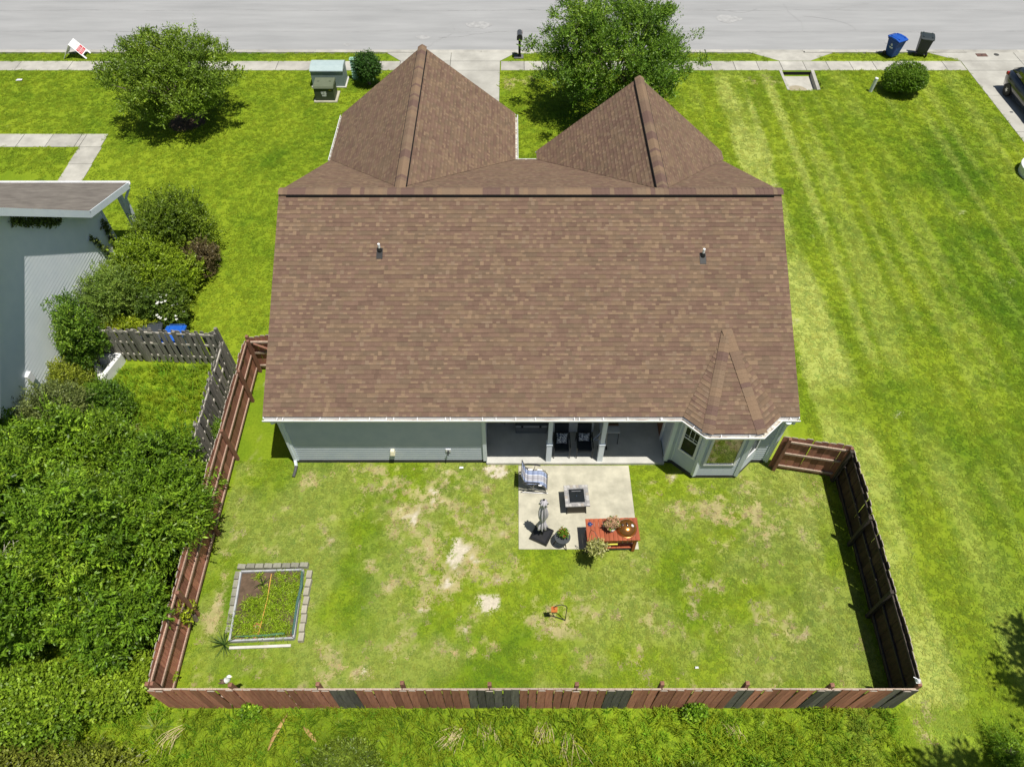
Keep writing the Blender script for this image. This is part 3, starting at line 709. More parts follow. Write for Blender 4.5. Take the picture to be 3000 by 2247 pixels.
# ---- ridge vents and cap shingles
CAPC = [kc(156, 128, 102), kc(143, 117, 96), kc(130, 103, 90), kc(150, 125, 101)]
def cap_mesh(col, half, drop, ln):
    m_ = MB(); prof = [(-half, -drop), (-half * .5, -drop * .42), (0, 0), (half * .5, -drop * .42), (half, -drop)]
    v = []
    for (yy, zz) in ((0, .012), (ln, .002)):
        v += [(x, yy, z + zz) for x, z in prof]
    v += [(x, 0, z + .001) for x, z in prof]
    m_.add(v, [(i, i + 1, 6 + i, 5 + i) for i in range(4)] + [(10 + i, 11 + i, i + 1, i) for i in range(4)], 0, col)
    return m_.mesh('ridge_cap', MT['shingle'])
def caps(a, b, half, drop, lift, zdir=None, vent=True):
    a = Vector(a); b = Vector(b); d = unit(b - a); L_ = (b - a).length; ex = .143; n = int(L_ / ex)
    xa = unit(Vector((0, 0, 1)).cross(d)) * -1; xa = unit(d.cross(Vector((0, 0, 1)))); za = unit(xa.cross(d))
    if zdir is not None: xa = unit(d.cross(zdir)); za = unit(xa.cross(d))
    ms = [cap_mesh(c, half, drop, ex + .05) for c in CAPC]
    if vent:
        v = MB(); hv = half + .022; pr = [(-hv, -drop - .016), (0, -.012), (hv, -drop - .016), (hv, -drop - .10), (0, -.07), (-hv, -drop - .10)]
        v.extr(pr, .25, L_ - .25, axis='y')
        o = v.build('ridge_vent', MT['vent_gap'], roof)
        p = a + za * lift; o.matrix_basis = Matrix(((xa.x, d.x, za.x, p.x), (xa.y, d.y, za.y, p.y), (xa.z, d.z, za.z, p.z), (0, 0, 0, 1)))
    last = 0
    for i in range(n + 1):
        if rsh.random() < .6: last = rsh.randrange(4)
        p = a + d * min(i * ex, L_ - ex) + za * lift
        o = inst('ridge_cap', ms[last], roof)
        o.matrix_basis = Matrix(((xa.x, d.x, za.x, p.x), (xa.y, d.y, za.y, p.y), (xa.z, d.z, za.z, p.z), (0, 0, 0, 1)))
caps((ROX0, RY, RZ), (ROX1, RY, RZ), .18, .07, .06)
caps((GA[0], 28.72, 5.86), (GA[0], GA[1] - .1, 5.86), .18, .11, .07)
caps((GB[0], 25.92, 6.05), (GB[0], GB[1] - .05, 6.05), .18, .115, .07)
def up_n(a, b, c):
    n_ = unit((b - a).cross(c - a)); return n_ if n_.z > 0 else -n_
nF = up_n(BE[1], BE[2], BT); nL = up_n(BE[0], BE[1], BT); nR = up_n(BE[2], BE[3], BT)
caps(BE[1] + Vector((0, 0, .02)), BT + Vector((0, -.12, .0)), .165, .045, .034, vent=False, zdir=nF + nL); caps(BE[2] + Vector((0, 0, .02)), BT + Vector((0, -.12, .0)), .165, .045, .034, vent=False, zdir=nF + nR)
# ---- plumbing vents
for (vx, vy) in ((-4.1, 17.08), (5.9, 16.93)):
    z = zmain(vy); m_ = MB()
    tl = Matrix.Rotation(math.atan(SL), 3, 'X')
    m_.obox((0, -.09, z - .04), (.19, .36, .03), tl); m_.lathe([(.085, -.03), (.08, .03), (.05, .09), (.045, .12)], 14, (0, 0, z))
    vb = hpart(m_, 'vent_boot', MT['black'], loc=(vx, vy, 0), smooth=False)
    m_ = MB(); m_.tube([(0, 0, z), (0, 0, z + .27)], .04, 12); m_.build('vent_pipe', MT['white'], vb, smooth=False)
# ---- windows of the bay
MT['glass_dark'] = M('window_glass_dark', (.010, .015, .018), (.014, .02, .024), rough=.08, spec=.12)
def window(p0, p1, t0, t1, z0, z1, kind):
    """window on the wall from p0 to p1 between the fractions t0 and t1"""
    p0 = Vector((*p0, 0)); p1 = Vector((*p1, 0)); d = unit(p1 - p0); n = Vector((d.y, -d.x, 0))
    wd = (p1 - p0).length * (t1 - t0); c = p0.lerp(p1, (t0 + t1) / 2); ang = math.atan2(d.y, d.x)
    h = z1 - z0; f = .075
    pane = MB(); pane.box(-wd / 2 + f, wd / 2 - f, -.03, .0, z0 + f, z1 - f)
    w_ = hpart(pane, 'window', MT['glass'] if kind == 'fixed' else MT['glass_dark'], loc=(c.x, c.y, 0), rot=(0, 0, ang))
    fr = MB()
    fr.box(-wd / 2, wd / 2, -.055, .0, z0, z0 + f); fr.box(-wd / 2, wd / 2, -.055, .0, z1 - f, z1)
    fr.box(-wd / 2, -wd / 2 + f, -.053, .0, z0 + f, z1 - f); fr.box(wd / 2 - f, wd / 2, -.053, .0, z0 + f, z1 - f)
    fr.build('frame', MT['white'], w_)
    if kind == 'hung':
        zm = (z0 + z1) / 2
        m_ = MB(); m_.box(-wd / 2 + f, wd / 2 - f, -.045, -.0, zm - .022, zm + .022); m_.build('sash', MT['white'], w_)
        m_ = MB()
        for q_ in (1, 2): x_ = -wd / 2 + f + (wd - 2 * f) * q_ / 3; m_.box(x_ - .008, x_ + .008, -.038, -.0, zm + .022, z1 - f)
        m_.box(-wd / 2 + f, wd / 2 - f, -.037, -.0, zm + .12, zm + .136)
        m_.build('glazing_bars', MT['white'], w_)
    return w_
window((5.2, WY0), (5.82, 12.09), .14, .86, .95, 2.48, 'hung')
window((5.82, 12.09), (7.19, 12.09), .13, .87, .78, 2.50, 'fixed')
window((7.19, 12.09), (7.8, WY0), .14, .86, .95, 2.48, 'hung')
# ---- door in the right-hand porch wall, wall fittings, downspouts
mb = MB(); mb.box(4.93, 4.97, 13.55, 14.45, .12, 2.1); dr = hpart(mb, 'door', MT['wood_door']); tag(dr, label='stained wooden porch door')
mb = MB(); mb.tube([(4.90, 13.62, 1.05), (4.93, 13.62, 1.05)], .03, 8); mb.build('handle', M('brass', (.5, .36, .12), metal=1, rough=.3), dr)
mb = MB(); mb.box(4.92, 4.965, 13.45, 13.55, .12, 2.2); mb.box(4.92, 4.965, 14.45, 14.55, .12, 2.2); hpart(mb, 'door_frame', MT['white'])
mb = MB(); mb.hexa([(-3.90, 12.50, .62), (-3.74, 12.50, .62), (-3.74, 12.66, .62), (-3.90, 12.66, .62)], [(-3.88, 12.55, .80), (-3.76, 12.55, .80), (-3.76, 12.66, .80), (-3.88, 12.66, .80)]); hpart(mb, 'outlet_cover', M('yellowed_plastic', (.75, .70, .45), (.8, .77, .62), rough=.5), bevel=.01)
mb = MB(); mb.box(-2.12, -1.96, 12.63, 12.665, .66, .80); fp = hpart(mb, 'tap_plate', MT['white'])
mb = MB(); mb.tube([(-2.04, 12.64, .73), (-2.04, 12.54, .73), (-2.04, 12.50, .66)], .018, 8); mb.tube([(-2.08, 12.56, .76), (-2.0, 12.56, .76)], .012, 6); mb.build('tap', MT['black'], fp)
mb = MB(); mb.box(PX0 + .14, PX0 + .32, PYB - .05, PYB, 1.6, 2.2); hpart(mb, 'utility_panel', M('grey_panel', (.45, .47, .48), rough=.5))
def downspout(pts, name='downspout', mat='bluewhite', w_=.075):
    mb = MB()
    for a, b in zip(pts[:-1], pts[1:]): mb.bar(a, b, w_, w_ * .8, up=(0, 1, 0))
    return hpart(mb, name, MT[mat])
d_ = downspout([(-7.12, 12.36, 2.73), (-7.12, 12.36, 2.62), (-7.06, 12.60, 2.42), (-7.06, 12.62, .22), (-7.02, 12.46, .10)])
mb = MB(); mb.tube([(-7.02, 12.46, .09), (-7.03, 12.30, .06), (-7.05, 12.08, .05)], [.05, .048, .05], 10); mb.build('drain_extension', M('grey_corrugated', (.06, .06, .06), (.10, .10, .10), rough=.7), d_)
downspout([(8.36, 12.36, 2.73), (8.36, 12.36, 2.60), (8.30, 12.56, 2.42), (8.30, 12.62, .1)])
mb = MB(); mb.lathe([(.04, -.24), (.05, -.20), (.10, -.05), (.11, 0)], 12, (8.18, 12.36, 2.72)); hpart(mb, 'gutter_outlet', MT['bluewhite'])
#%%FENCE
# ------------------------------------------------------------------ fences
def board_mesh(mat, wd=.19, t=.018, ear=.035):
    m_ = MB(); h = 1.0; e = .022
    pr = [(-wd / 2, 0), (wd / 2, 0), (wd / 2, h - e), (wd / 2 - ear, h), (-wd / 2 + ear, h), (-wd / 2, h - e)]
    m_.extr(pr, -t / 2, t / 2, axis='y'); return m_.mesh('board', mat)
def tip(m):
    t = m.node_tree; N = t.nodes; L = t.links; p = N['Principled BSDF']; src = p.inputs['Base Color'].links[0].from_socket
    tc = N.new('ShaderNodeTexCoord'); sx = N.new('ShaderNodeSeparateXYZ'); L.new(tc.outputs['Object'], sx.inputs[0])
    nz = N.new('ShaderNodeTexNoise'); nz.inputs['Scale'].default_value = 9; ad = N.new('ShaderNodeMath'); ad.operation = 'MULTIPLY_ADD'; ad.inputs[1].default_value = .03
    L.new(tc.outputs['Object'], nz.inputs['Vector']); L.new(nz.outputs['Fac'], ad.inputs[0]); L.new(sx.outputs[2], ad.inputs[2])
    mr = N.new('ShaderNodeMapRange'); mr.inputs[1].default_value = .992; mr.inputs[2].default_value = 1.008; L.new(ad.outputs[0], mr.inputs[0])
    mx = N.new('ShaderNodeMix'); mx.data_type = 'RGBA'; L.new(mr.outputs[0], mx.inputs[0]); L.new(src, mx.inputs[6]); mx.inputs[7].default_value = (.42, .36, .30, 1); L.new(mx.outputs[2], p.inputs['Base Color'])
for k in ('boardred', 'boardbrown', 'boardgrey', 'boardshade'): tip(MT[k])
BM = {k: board_mesh(MT[k]) for k in ('boardred', 'boardbrown', 'boardgrey', 'boardshade')}
OB = board_mesh(MT['oldwood'], wd=.135, t=.02)
def fence(name, label, p0, p1, posts, h=1.74, side=1, pitch=.213, pick=None, rails=(.22, .92, 1.55), arch=.07, post_h=.12, skip_first=False, group=None, railm='rail', postm='postbrown', cover=.92):
    """boards on the far side, rails and posts on the side given; every board is a part"""
    root = thing(name, label, 'fence', (p0[0], p0[1], 0), group=group)
    d = Vector((p1[0] - p0[0], p1[1] - p0[1], 0)); L_ = d.length; d.normalize(); n = Vector((-d.y, d.x, 0)) * side; ang = math.atan2(d.y, d.x)
    k = int(L_ / pitch); rr = random.Random(hash(label) % 1000 if False else len(label) * 7)
    ps = sorted(posts)
    def top(t):
        for a, b in zip(ps[:-1], ps[1:]):
            if a <= t <= b: f = (t - a) / (b - a); return h - arch + arch * (1 - (2 * f - 1) ** 2) * 1.0
        return h - arch
    for i in range(k):
        t = (i + .5) * L_ / k; m_ = (pick(t) if pick else 'boardred')
        p = d * t - n * (.012 + .010 * (i % 2) + .004 * rr.random())
        o = inst('board', BM[m_], root, (p.x, p.y, .02 + rr.uniform(-.01, .01)), (rr.uniform(-.012, .012), rr.uniform(-.01, .01), ang + rr.uniform(-.01, .01)), (L_ / k / .19 * (cover if rr.random() > .12 else .93), 1, top(t) + rr.uniform(-.018, .018)))
    for z in rails:
        for a, b in zip(ps[:-1], ps[1:]):
            za = z if z < 1.2 else z; q0 = d * a + n * .022; q1 = d * b + n * .022
            m_ = MB(); ln = b - a
            pts = [(0, 0, 0), (0, 0, ln)]
            m_.box(-.019, .019, -.036, .036, .012, ln - .012)
            o = m_.build('rail', MT[railm], root, loc=(q0.x, q0.y, za + rr.uniform(-.015, .015)))
            # local z runs along the fence
            zx = d; yx = Vector((0, 0, 1)); xx = yx.cross(zx)
            o.rotation_euler = Matrix(((xx.x, yx.x, zx.x), (xx.y, yx.y, zx.y), (xx.z, yx.z, zx.z))).to_euler()
    for j, t in enumerate(ps):
        if skip_first and j == 0: continue
        q = d * t + n * .09
        m_ = MB(); m_.box(-.047, .047, -.047, .047, 0, h + post_h - arch); m_.add([(-.047, -.047, h + post_h - arch), (.047, -.047, h + post_h - arch), (.047, .047, h + post_h - arch), (-.047, .047, h + post_h - arch), (0, 0, h + post_h - arch + .02)], [(0, 1, 4), (1, 2, 4), (2, 3, 4), (3, 0, 4)])
        m_.build('post', MT[postm], root, loc=(q.x, q.y, 0), rot=(rr.uniform(-.015, .015), rr.uniform(-.015, .015), ang))
    return root
def pk_back(t):
    x_ = -8.97 + t
    for a, b in ((-4.56, -3.95), (-.98, .28), (2.34, 3.0), (5.5, 5.98), (7.46, 8.18), (9.26, 10.1)):
        if a <= x_ <= b: return 'boardgrey'
    return 'boardred'
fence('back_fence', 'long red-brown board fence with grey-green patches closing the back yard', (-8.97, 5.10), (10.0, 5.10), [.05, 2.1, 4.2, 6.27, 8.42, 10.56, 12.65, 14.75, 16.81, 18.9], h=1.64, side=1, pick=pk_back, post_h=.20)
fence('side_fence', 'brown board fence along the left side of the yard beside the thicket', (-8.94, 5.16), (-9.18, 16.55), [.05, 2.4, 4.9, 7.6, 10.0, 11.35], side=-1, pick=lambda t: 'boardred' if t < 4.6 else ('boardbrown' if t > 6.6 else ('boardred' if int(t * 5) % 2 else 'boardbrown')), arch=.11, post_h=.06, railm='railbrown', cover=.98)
fence('side_fence', 'dark brown board fence along the right side of the yard', (10.02, 5.16), (10.40, 12.05), [.06, 2.35, 4.55, 6.8], side=1, pick=lambda t: 'boardshade', arch=.07, post_h=.1, railm='railshade', postm='railshade', cover=1.02)
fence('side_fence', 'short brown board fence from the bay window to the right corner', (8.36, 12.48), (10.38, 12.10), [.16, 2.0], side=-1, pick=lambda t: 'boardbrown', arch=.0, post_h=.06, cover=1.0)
# gate at the left of the house
g = thing('gate', 'brown board gate with diagonal brace between left fence and house', 'gate', (-9.1, 16.62, 0))
for i in range(10):
    t = .12 + i * .195; hh = 1.62 + .17 * math.sin(math.pi * t / 2.0)
    inst('board', BM['boardbrown'], g, (t, .02, .06), (0, 0, random.uniform(-.01, .01)), (.96, 1, hh))
for z in (.25, .95, 1.5):
    m_ = MB(); m_.box(.05, 2.0, -.05, .0, z - .04, z + .04); m_.build('rail', MT['rail'], g)
m_ = MB(); m_.bar((.15, -.065, 1.48), (1.9, -.065, .3), .03, .09, up=(0, 1, 0)); m_.build('brace', MT['postbrown'], g)
m_ = MB(); m_.box(-.06, .04, -.06, .04, 0, 1.8); m_.build('post', MT['postbrown'], g)
# old silvered fences of the neighbour
def oldfence(label, p0, p1, n, seed, lean=0, posts=3):
    root = thing('picket_fence', label, 'fence', (p0[0], p0[1], 0)); rr = random.Random(seed)
    d = Vector((p1[0] - p0[0], p1[1] - p0[1], 0)); L_ = d.length; d.normalize(); nn = Vector((-d.y, d.x, 0)); ang = math.atan2(d.y, d.x)
    for i in range(n):
        t = (i + .5) * L_ / n; sgn = 1 if i % 2 else -1
        p = d * t + nn * (.035 * sgn)
        inst('board', OB, root, (p.x, p.y, .05), (rr.uniform(-.03, .03), rr.uniform(-.05, .05), ang), (rr.uniform(.9, 1.1), 1, 1.66 + rr.uniform(-.07, .06)))
    for z in (.35, 1.0, 1.55):
        m_ = MB(); m_.bar((0, 0, 0), tuple(d * L_), .04, .08); m_.build('rail', MT['oldrail'], root, loc=(0, 0, z))
    for j in range(posts + 1):
        q = d * (L_ * j / posts); m_ = MB(); m_.box(-.05, .05, -.05, .05, 0, 1.72 if not (j == 0 and seed == 2) else 2.25); m_.build('post', MT['oldwood'], root, loc=(q.x, q.y, 0), rot=(.02, .02, ang))
oldfence('silvered shadowbox picket fence in front of the two spare bins', (-14.7, 17.1), (-10.3, 16.85), 40, 1)
oldfence('silvered shadowbox picket fence running beside the brown left fence', (-9.98, 16.6), (-9.82, 11.2), 50, 2)
#%%NEIGHBOUR
# ------------------------------------------------------------------ neighbour's house (gable end faces us)
nb = thing('neighbour_house', 'pale blue-white sided neighbouring house with grey roof at the left edge', 'house', (-19.5, 17.5, 0))
NP = Matrix.Translation(-Vector(nb.location))
def npart(mb, name, mats, **k):
    o = mb.build(name, mats, nb, **k); o.matrix_parent_inverse = NP; return o
MT['nsiding'] = M('blue_white_siding', (.76, .81, .84), (.82, .86, .88), scale=2, rough=.5, world=True)
MT['nroof'] = M('grey_shingle', (.13, .115, .10), (.20, .18, .155), scale=1.6, rough=.95, world=True, bump=.3, stretch=(1, 3, 1), detail=10)
NXW = -15.5; NR = (17.0, 6.87); NBK = (20.75, 3.83); NFE = (23.7, 2.92); NBE = (12.3, 3.06)
def ntop(y):
    if y < NR[0]: return NBE[1] + (NR[1] - NBE[1]) * (y - NBE[0]) / (NR[0] - NBE[0])
    if y < NBK[0]: return NR[1] + (NBK[1] - NR[1]) * (y - NR[0]) / (NBK[0] - NR[0])
    return NBK[1] + (NFE[1] - NBK[1]) * (y - NBK[0]) / (NFE[0] - NBK[0])
Y0, Y1 = 12.8, 21.95
def nclip(z):
    ys_ = np.linspace(Y0, Y1, 184); ok = [yy - Y0 for yy in ys_ if ntop(yy) - .16 >= z]
    return (min(ok), max(ok)) if ok else (0, 0)
mb = MB(); siding(mb, (NXW, Y0), (NXW, Y1), .1, NR[1] - .1, h=.13, clip=nclip, proud=.013); npart(mb, 'wall', MT['nsiding'])
mb = MB(); siding(mb, (-34, Y0), (NXW, Y0), .1, 2.95, h=.125, proud=.02); npart(mb, 'wall', MT['nsiding'])
mb = MB(); siding(mb, (NXW, Y1), (-34, Y1), .1, 3.2, h=.125, proud=.02); npart(mb, 'wall', MT['nsiding'])
mb = MB(); mb.box(NXW - .05, NXW + .035, Y1 - .06, Y1 + .03, .1, 3.2); npart(mb, 'corner_board', MT['bluewhite'])
XR = -15.1
mb = MB(); pr = [NBE, NR, NBK, NFE]; low = [(y_, z_ - .09) for y_, z_ in reversed(pr)]
mb.extr(pr + low, -34, XR - .02); nroof = npart(mb, 'roof', MT['nroof'])
for a, b in zip(pr[:-1], pr[1:]):
    mb = MB(); ln = math.hypot(b[0] - a[0], b[1] - a[1]); k = int(ln / .145)
    for i in range(k):
        f0, f1 = i / k, (i + 1) / k
        lo_, hi_ = (a, b) if a[1] < b[1] else (b, a)
        y_a = lo_[0] + (hi_[0] - lo_[0]) * f0; z_a = lo_[1] + (hi_[1] - lo_[1]) * f0; y_b = lo_[0] + (hi_[0] - lo_[0]) * f1; z_b = lo_[1] + (hi_[1] - lo_[1]) * f1
        mb.add([(-34, y_a, z_a + .012), (XR - .01, y_a, z_a + .012), (XR - .01, y_b, z_b + .004), (-34, y_b, z_b + .004), (-34, y_a, z_a), (XR - .01, y_a, z_a)], [(0, 1, 2, 3), (4, 5, 1, 0)])
    o = mb.build('shingle_courses', MT['nroof'], nroof)
mb = MB()
for a, b in zip(pr[:-1], pr[1:]): mb.bar((XR, a[0], a[1] - .12), (XR, b[0], b[1] - .12), .03, .24, up=(0, 0, 1))
npart(mb, 'rake_board', MT['bluewhite'])
mb = MB()
for a, b in zip(pr[:-1], pr[1:]): mb.add([(NXW, a[0], a[1] - .2), (XR, a[0], a[1] - .2), (XR, b[0], b[1] - .2), (NXW, b[0], b[1] - .2)], [(0, 1, 2, 3)])
npart(mb, 'rake_soffit', MT['bluewhite'])
mb = MB(); mb.extr([(23.7, 2.80), (23.82, 2.80), (23.84, 2.92), (23.82, 2.93), (23.79, 2.85), (23.72, 2.84), (23.72, 2.92), (23.7, 2.92)], -34, XR + .05); npart(mb, 'gutter', MT['white'])
mb = MB(); mb.box(-15.55, -15.38, 23.3, 23.47, 0, 2.75); npart(mb, 'porch_post', MT['bluewhite'])
mb = MB()
pts = [(-15.15, 23.78, 2.82), (-15.15, 23.74, 2.66), (-15.28, 23.40, 2.40), (-15.28, 23.38, .2)]
for a, b in zip(pts[:-1], pts[1:]): mb.bar(a, b, .085, .075, up=(0, 1, 0))
npart(mb, 'downspout', MT['bluewhite'])
mb = MB(); mb.box(-34, -15.35, 21.95, 23.5, -.05, .12); npart(mb, 'porch_floor', MT['conc'])
mb = MB(); mb.box(NXW, NXW + .12, 14.35, 14.6, 2.0, 2.35); npart(mb, 'meter_box', MT['white'], bevel=.02)
#%%PLANTS
# ------------------------------------------------------------------ trees, shrubs and other plants
LEAFGAIN = np.array((1.75, 1.6, 1.5))
def foliage(clumps, n, leaf, wd, pal, seed, per=7, shell=.72, zmin=-.55, upb=.35, lump=.22, droop=.1, cvar=.2, spr=.22):
    """leaf quads in sprays through the outer part of overlapping clumps"""
    rs = np.random.RandomState(seed); C = np.array(clumps, float)
    area = C[:, 3] * C[:, 4] + C[:, 3] * C[:, 5]; ci = rs.choice(len(C), n, p=area / area.sum())
    d = rs.normal(size=(n * 2, 3)); d /= np.linalg.norm(d, axis=1)[:, None]; d = d[d[:, 2] > zmin][:n]
    while len(d) < n:
        e = rs.normal(size=(n, 3)); e /= np.linalg.norm(e, axis=1)[:, None]; d = np.concatenate([d, e[e[:, 2] > zmin]])[:n]
    rad = shell + (1.06 - shell) * rs.rand(n) ** .6
    ph = rs.rand(len(C), 3) * 6.28
    lum = 1 + lump * (np.sin(d[:, 0] * 5.1 + ph[ci, 0]) * np.sin(d[:, 1] * 4.7 + ph[ci, 1]) + .6 * np.sin(d[:, 2] * 7.3 + d[:, 0] * 3 + ph[ci, 2]) + .5 * rs.normal(size=n) * .5)
    p = C[ci, :3] + d * C[ci, 3:6] * (rad * lum)[:, None]
    p[:, 2] = np.maximum(p[:, 2], .05)
    ax = d * .75 + np.array([0, 0, upb]) + rs.normal(size=(n, 3)) * .42; ax /= np.linalg.norm(ax, axis=1)[:, None]
    rnd = rs.normal(size=(n, 3)); side = np.cross(ax, rnd); side /= np.linalg.norm(side, axis=1)[:, None]
    # per-clump and per-spray colour
    pal = np.array(pal, float) * LEAFGAIN; hue = rs.rand(n) * .5 + rs.rand(len(C))[ci] * .5
    k = np.clip(hue * (len(pal) - 1), 0, len(pal) - 1.001); ki = k.astype(int); kf = (k - ki)[:, None]
    col = (pal[ki] * (1 - kf) + pal[ki + 1] * kf) * (1 + cvar * rs.normal(size=(n, 1)))
    V = []; Cc = []
    for j in range(per):
        s = 1 if j % 2 else -1
        f = (j + .5) / per
        ld = ax * (.55 + .5 * f) + side * s * (1.1 - .5 * f) + rs.normal(size=(n, 3)) * .28 + np.array([0, 0, -droop]); ld /= np.linalg.norm(ld, axis=1)[:, None]
        wv = np.cross(ld, ax + rs.normal(size=(n, 3)) * .35); wv /= np.maximum(np.linalg.norm(wv, axis=1)[:, None], 1e-6)
        wv = np.cross(ld, np.cross(wv, ld)); wv = np.cross(ld, np.cross(np.cross(ld, ax), ld)) * .7 + wv * .3
        wv /= np.maximum(np.linalg.norm(wv, axis=1)[:, None], 1e-6)
        nrm = np.cross(ld, wv)
        b = p + ax * (leaf * per * spr * (f - .5) * 2); l = leaf * rs.uniform(.7, 1.25, (n, 1)); w_ = wd * rs.uniform(.75, 1.2, (n, 1))
        V.append(np.stack([b, b + ld * l * .45 + wv * w_ * .5 + nrm * l * .06, b + ld * l, b + ld * l * .45 - wv * w_ * .5 + nrm * l * .06], 1))
        cc = np.clip(col * (1 + .14 * rs.normal(size=(n, 1))), .004, 1); Cc.append(np.repeat(cc[:, None, :], 4, 1))
    V = np.concatenate(V).reshape(-1, 3); Cc = np.concatenate(Cc).reshape(-1, 3)
    V[:, 2] = np.maximum(V[:, 2], .01)
    return V, Cc
def leaves_obj(name, V, Cc, parent=None, mat='leaf'):
    F_ = np.arange(len(V)).reshape(-1, 4)
    o = bpy.data.objects.new(name, np_mesh(name, V, F_, MT[mat], Cc)); COL.objects.link(o); o.parent = parent
    return o
G1 = [(.035, .085, .010), (.06, .13, .012), (.10, .19, .018), (.16, .25, .025)]       # mid green
G2 = [(.05, .12, .008), (.09, .19, .012), (.15, .27, .018), (.24, .36, .03)]          # bright thicket
G3 = [(.05, .075, .010), (.085, .115, .014), (.13, .16, .02)]                          # olive
G4 = [(.12, .18, .01), (.20, .27, .015), (.30, .36, .03)]                              # yellow green
G5 = [(.02, .06, .012), (.035, .09, .016), (.06, .13, .02)]                            # dark glossy
G6 = [(.07, .105, .03), (.10, .14, .04), (.15, .19, .055)]                             # grey green
G7 = [(.07, .058, .028), (.10, .085, .04), (.13, .12, .05)]                              # reddish
def plant(name, label, cat, loc, clumps, n, leaf, wd, pal, seed, trunk=None, limbs=0, group=None, **k):
    root = thing(name, label, cat, loc, group=group)
    V, Cc = foliage(clumps, n, leaf, wd, pal, seed, **k)
    leaves_obj('crown', V, Cc, root)
    rr = random.Random(seed); m_ = MB()
    tr, th = trunk or (.04, .5)
    if limbs:
        stems = 4 if limbs > 8 else 1
        for s_ in range(stems):
            a = s_ * 6.283 / stems + .4; bx, by = .16 * math.cos(a) * (stems > 1), .16 * math.sin(a) * (stems > 1)
            m_.tube([(bx * .5, by * .5, 0), (bx, by, th * .5), (bx * 2.2, by * 2.2, th)], [tr, tr * .85, tr * .7], 7)
        for j, c in enumerate(random.Random(seed + 1).sample(list(clumps), min(limbs, len(clumps)))):
            a = (j % stems) * 6.283 / stems + .4; bx, by = .35 * math.cos(a) * (stems > 1), .35 * math.sin(a) * (stems > 1)
            e = Vector(c[:3]); s0 = Vector((bx, by, th)); mid = s0.lerp(e, .5) + Vector((rr.uniform(-.1, .1), rr.uniform(-.1, .1), .15))
            m_.tube([s0 * .97, mid, e, e + Vector((rr.uniform(-.3, .3), rr.uniform(-.3, .3), c[5] * .6))], [tr * .6, tr * .42, tr * .25, tr * .1], 6)
    else:
        for j in range(5):
            c = clumps[rr.randrange(len(clumps))]; e = Vector((c[0] * .8, c[1] * .8, max(.15, c[2])))
            m_.tube([(rr.uniform(-.06, .06), rr.uniform(-.06, .06), 0), e * .5 + Vector((0, 0, .05)), e], [tr, tr * .8, tr * .4], 6)
    m_.build('trunk', MT['bark'], root)
    return root
def crown(rx, ry, z0, z1, n, r, seed, flat=1.0):
    rr = random.Random(seed); out = []
    for i in range(n):
        f = (i + .5) / n; zz = z0 + (z1 - z0) * f
        prof = math.sin(math.pi * (.18 + .72 * f)) ** .7
        a = i * 2.399 + rr.uniform(-.3, .3); q_ = rr.uniform(.45, .80) * prof
        s_ = r * rr.uniform(.75, 1.2)
        out.append((rx * q_ * math.cos(a), ry * q_ * math.sin(a), zz, s_, s_, s_ * flat))
    for i in range(int(n * .8)):
        f = rr.uniform(.25, 1.0); a = rr.uniform(0, 6.283); prof = math.sin(math.pi * (.18 + .72 * f)) ** .7; q_ = rr.uniform(.95, 1.12) * prof; s_ = r * rr.uniform(.28, .48)
        out.append((rx * q_ * math.cos(a), ry * q_ * math.sin(a), z0 + (z1 - z0) * f + r * .35 * f, s_, s_, s_ * .7))
    return out
CR = [(.055, .10, .012), (.085, .15, .014), (.12, .20, .018), (.17, .24, .025)]
plant('crape_myrtle_tree', 'rounded leafy tree in the left front lawn near the leaning sign', 'tree', (-16.36, 32.85, 0), crown(2.95, 2.7, 1.2, 3.7, 26, .80, 3, .72), 6800, .12, .06, CR, 31, trunk=(.07, .9), limbs=22, lump=.35, shell=.30, upb=.6, zmin=-.8)
plant('shade_tree', 'larger leafy tree in front of the house by the mailbox', 'tree', (5.0, 33.8, 0), crown(3.9, 3.5, 1.5, 5.0, 40, .92, 5, .72), 10500, .12, .06, G1, 32, trunk=(.09, 1.1), limbs=30, lump=.35, shell=.30, upb=.6, zmin=-.8)
mb = MB(); mb.lathe([(.95, 0), (.7, .04), (.2, .07)], 18, (-16.36, 32.85, 0)); tag(mb.build('mulch_ring', MT['mulch']), 'dark mulch ring at the foot of the left front tree', 'mulch')
def superball(rx, ry, rz, zc, n, seed):
    rr = random.Random(seed); out = [(0, 0, zc, rx * .72, ry * .72, rz * .78)]
    for i in range(n):
        a = i * 2.399; zz = rr.uniform(-.75, .75); q_ = math.sqrt(1 - min(.98, abs(zz) ** 3)) * .62
        out.append((rx * q_ * math.cos(a), ry * q_ * math.sin(a), zc + rz * zz * .62, rx * .42, ry * .42, rz * .42))
    return out
plant('round_shrub', 'clipped round green shrub beside the white pipe', 'shrub', (20.45, 35.65, 0), superball(1.08, .98, .74, .80, 26, 4), 6500, .06, .045, [(.05, .11, .010), (.08, .16, .012), (.12, .21, .016)], 33, lump=.03, shell=.88, per=5, spr=.1, zmin=-.9, trunk=(.04, .4))
plant('upright_shrub', 'dark green upright shrub beside the green cable pedestal', 'shrub', (-7.62, 36.45, 0), superball(.66, .6, .80, .92, 14, 6), 2200, .09, .05, G5, 34, lump=.22, shell=.7, zmin=-.9, trunk=(.04, .4))
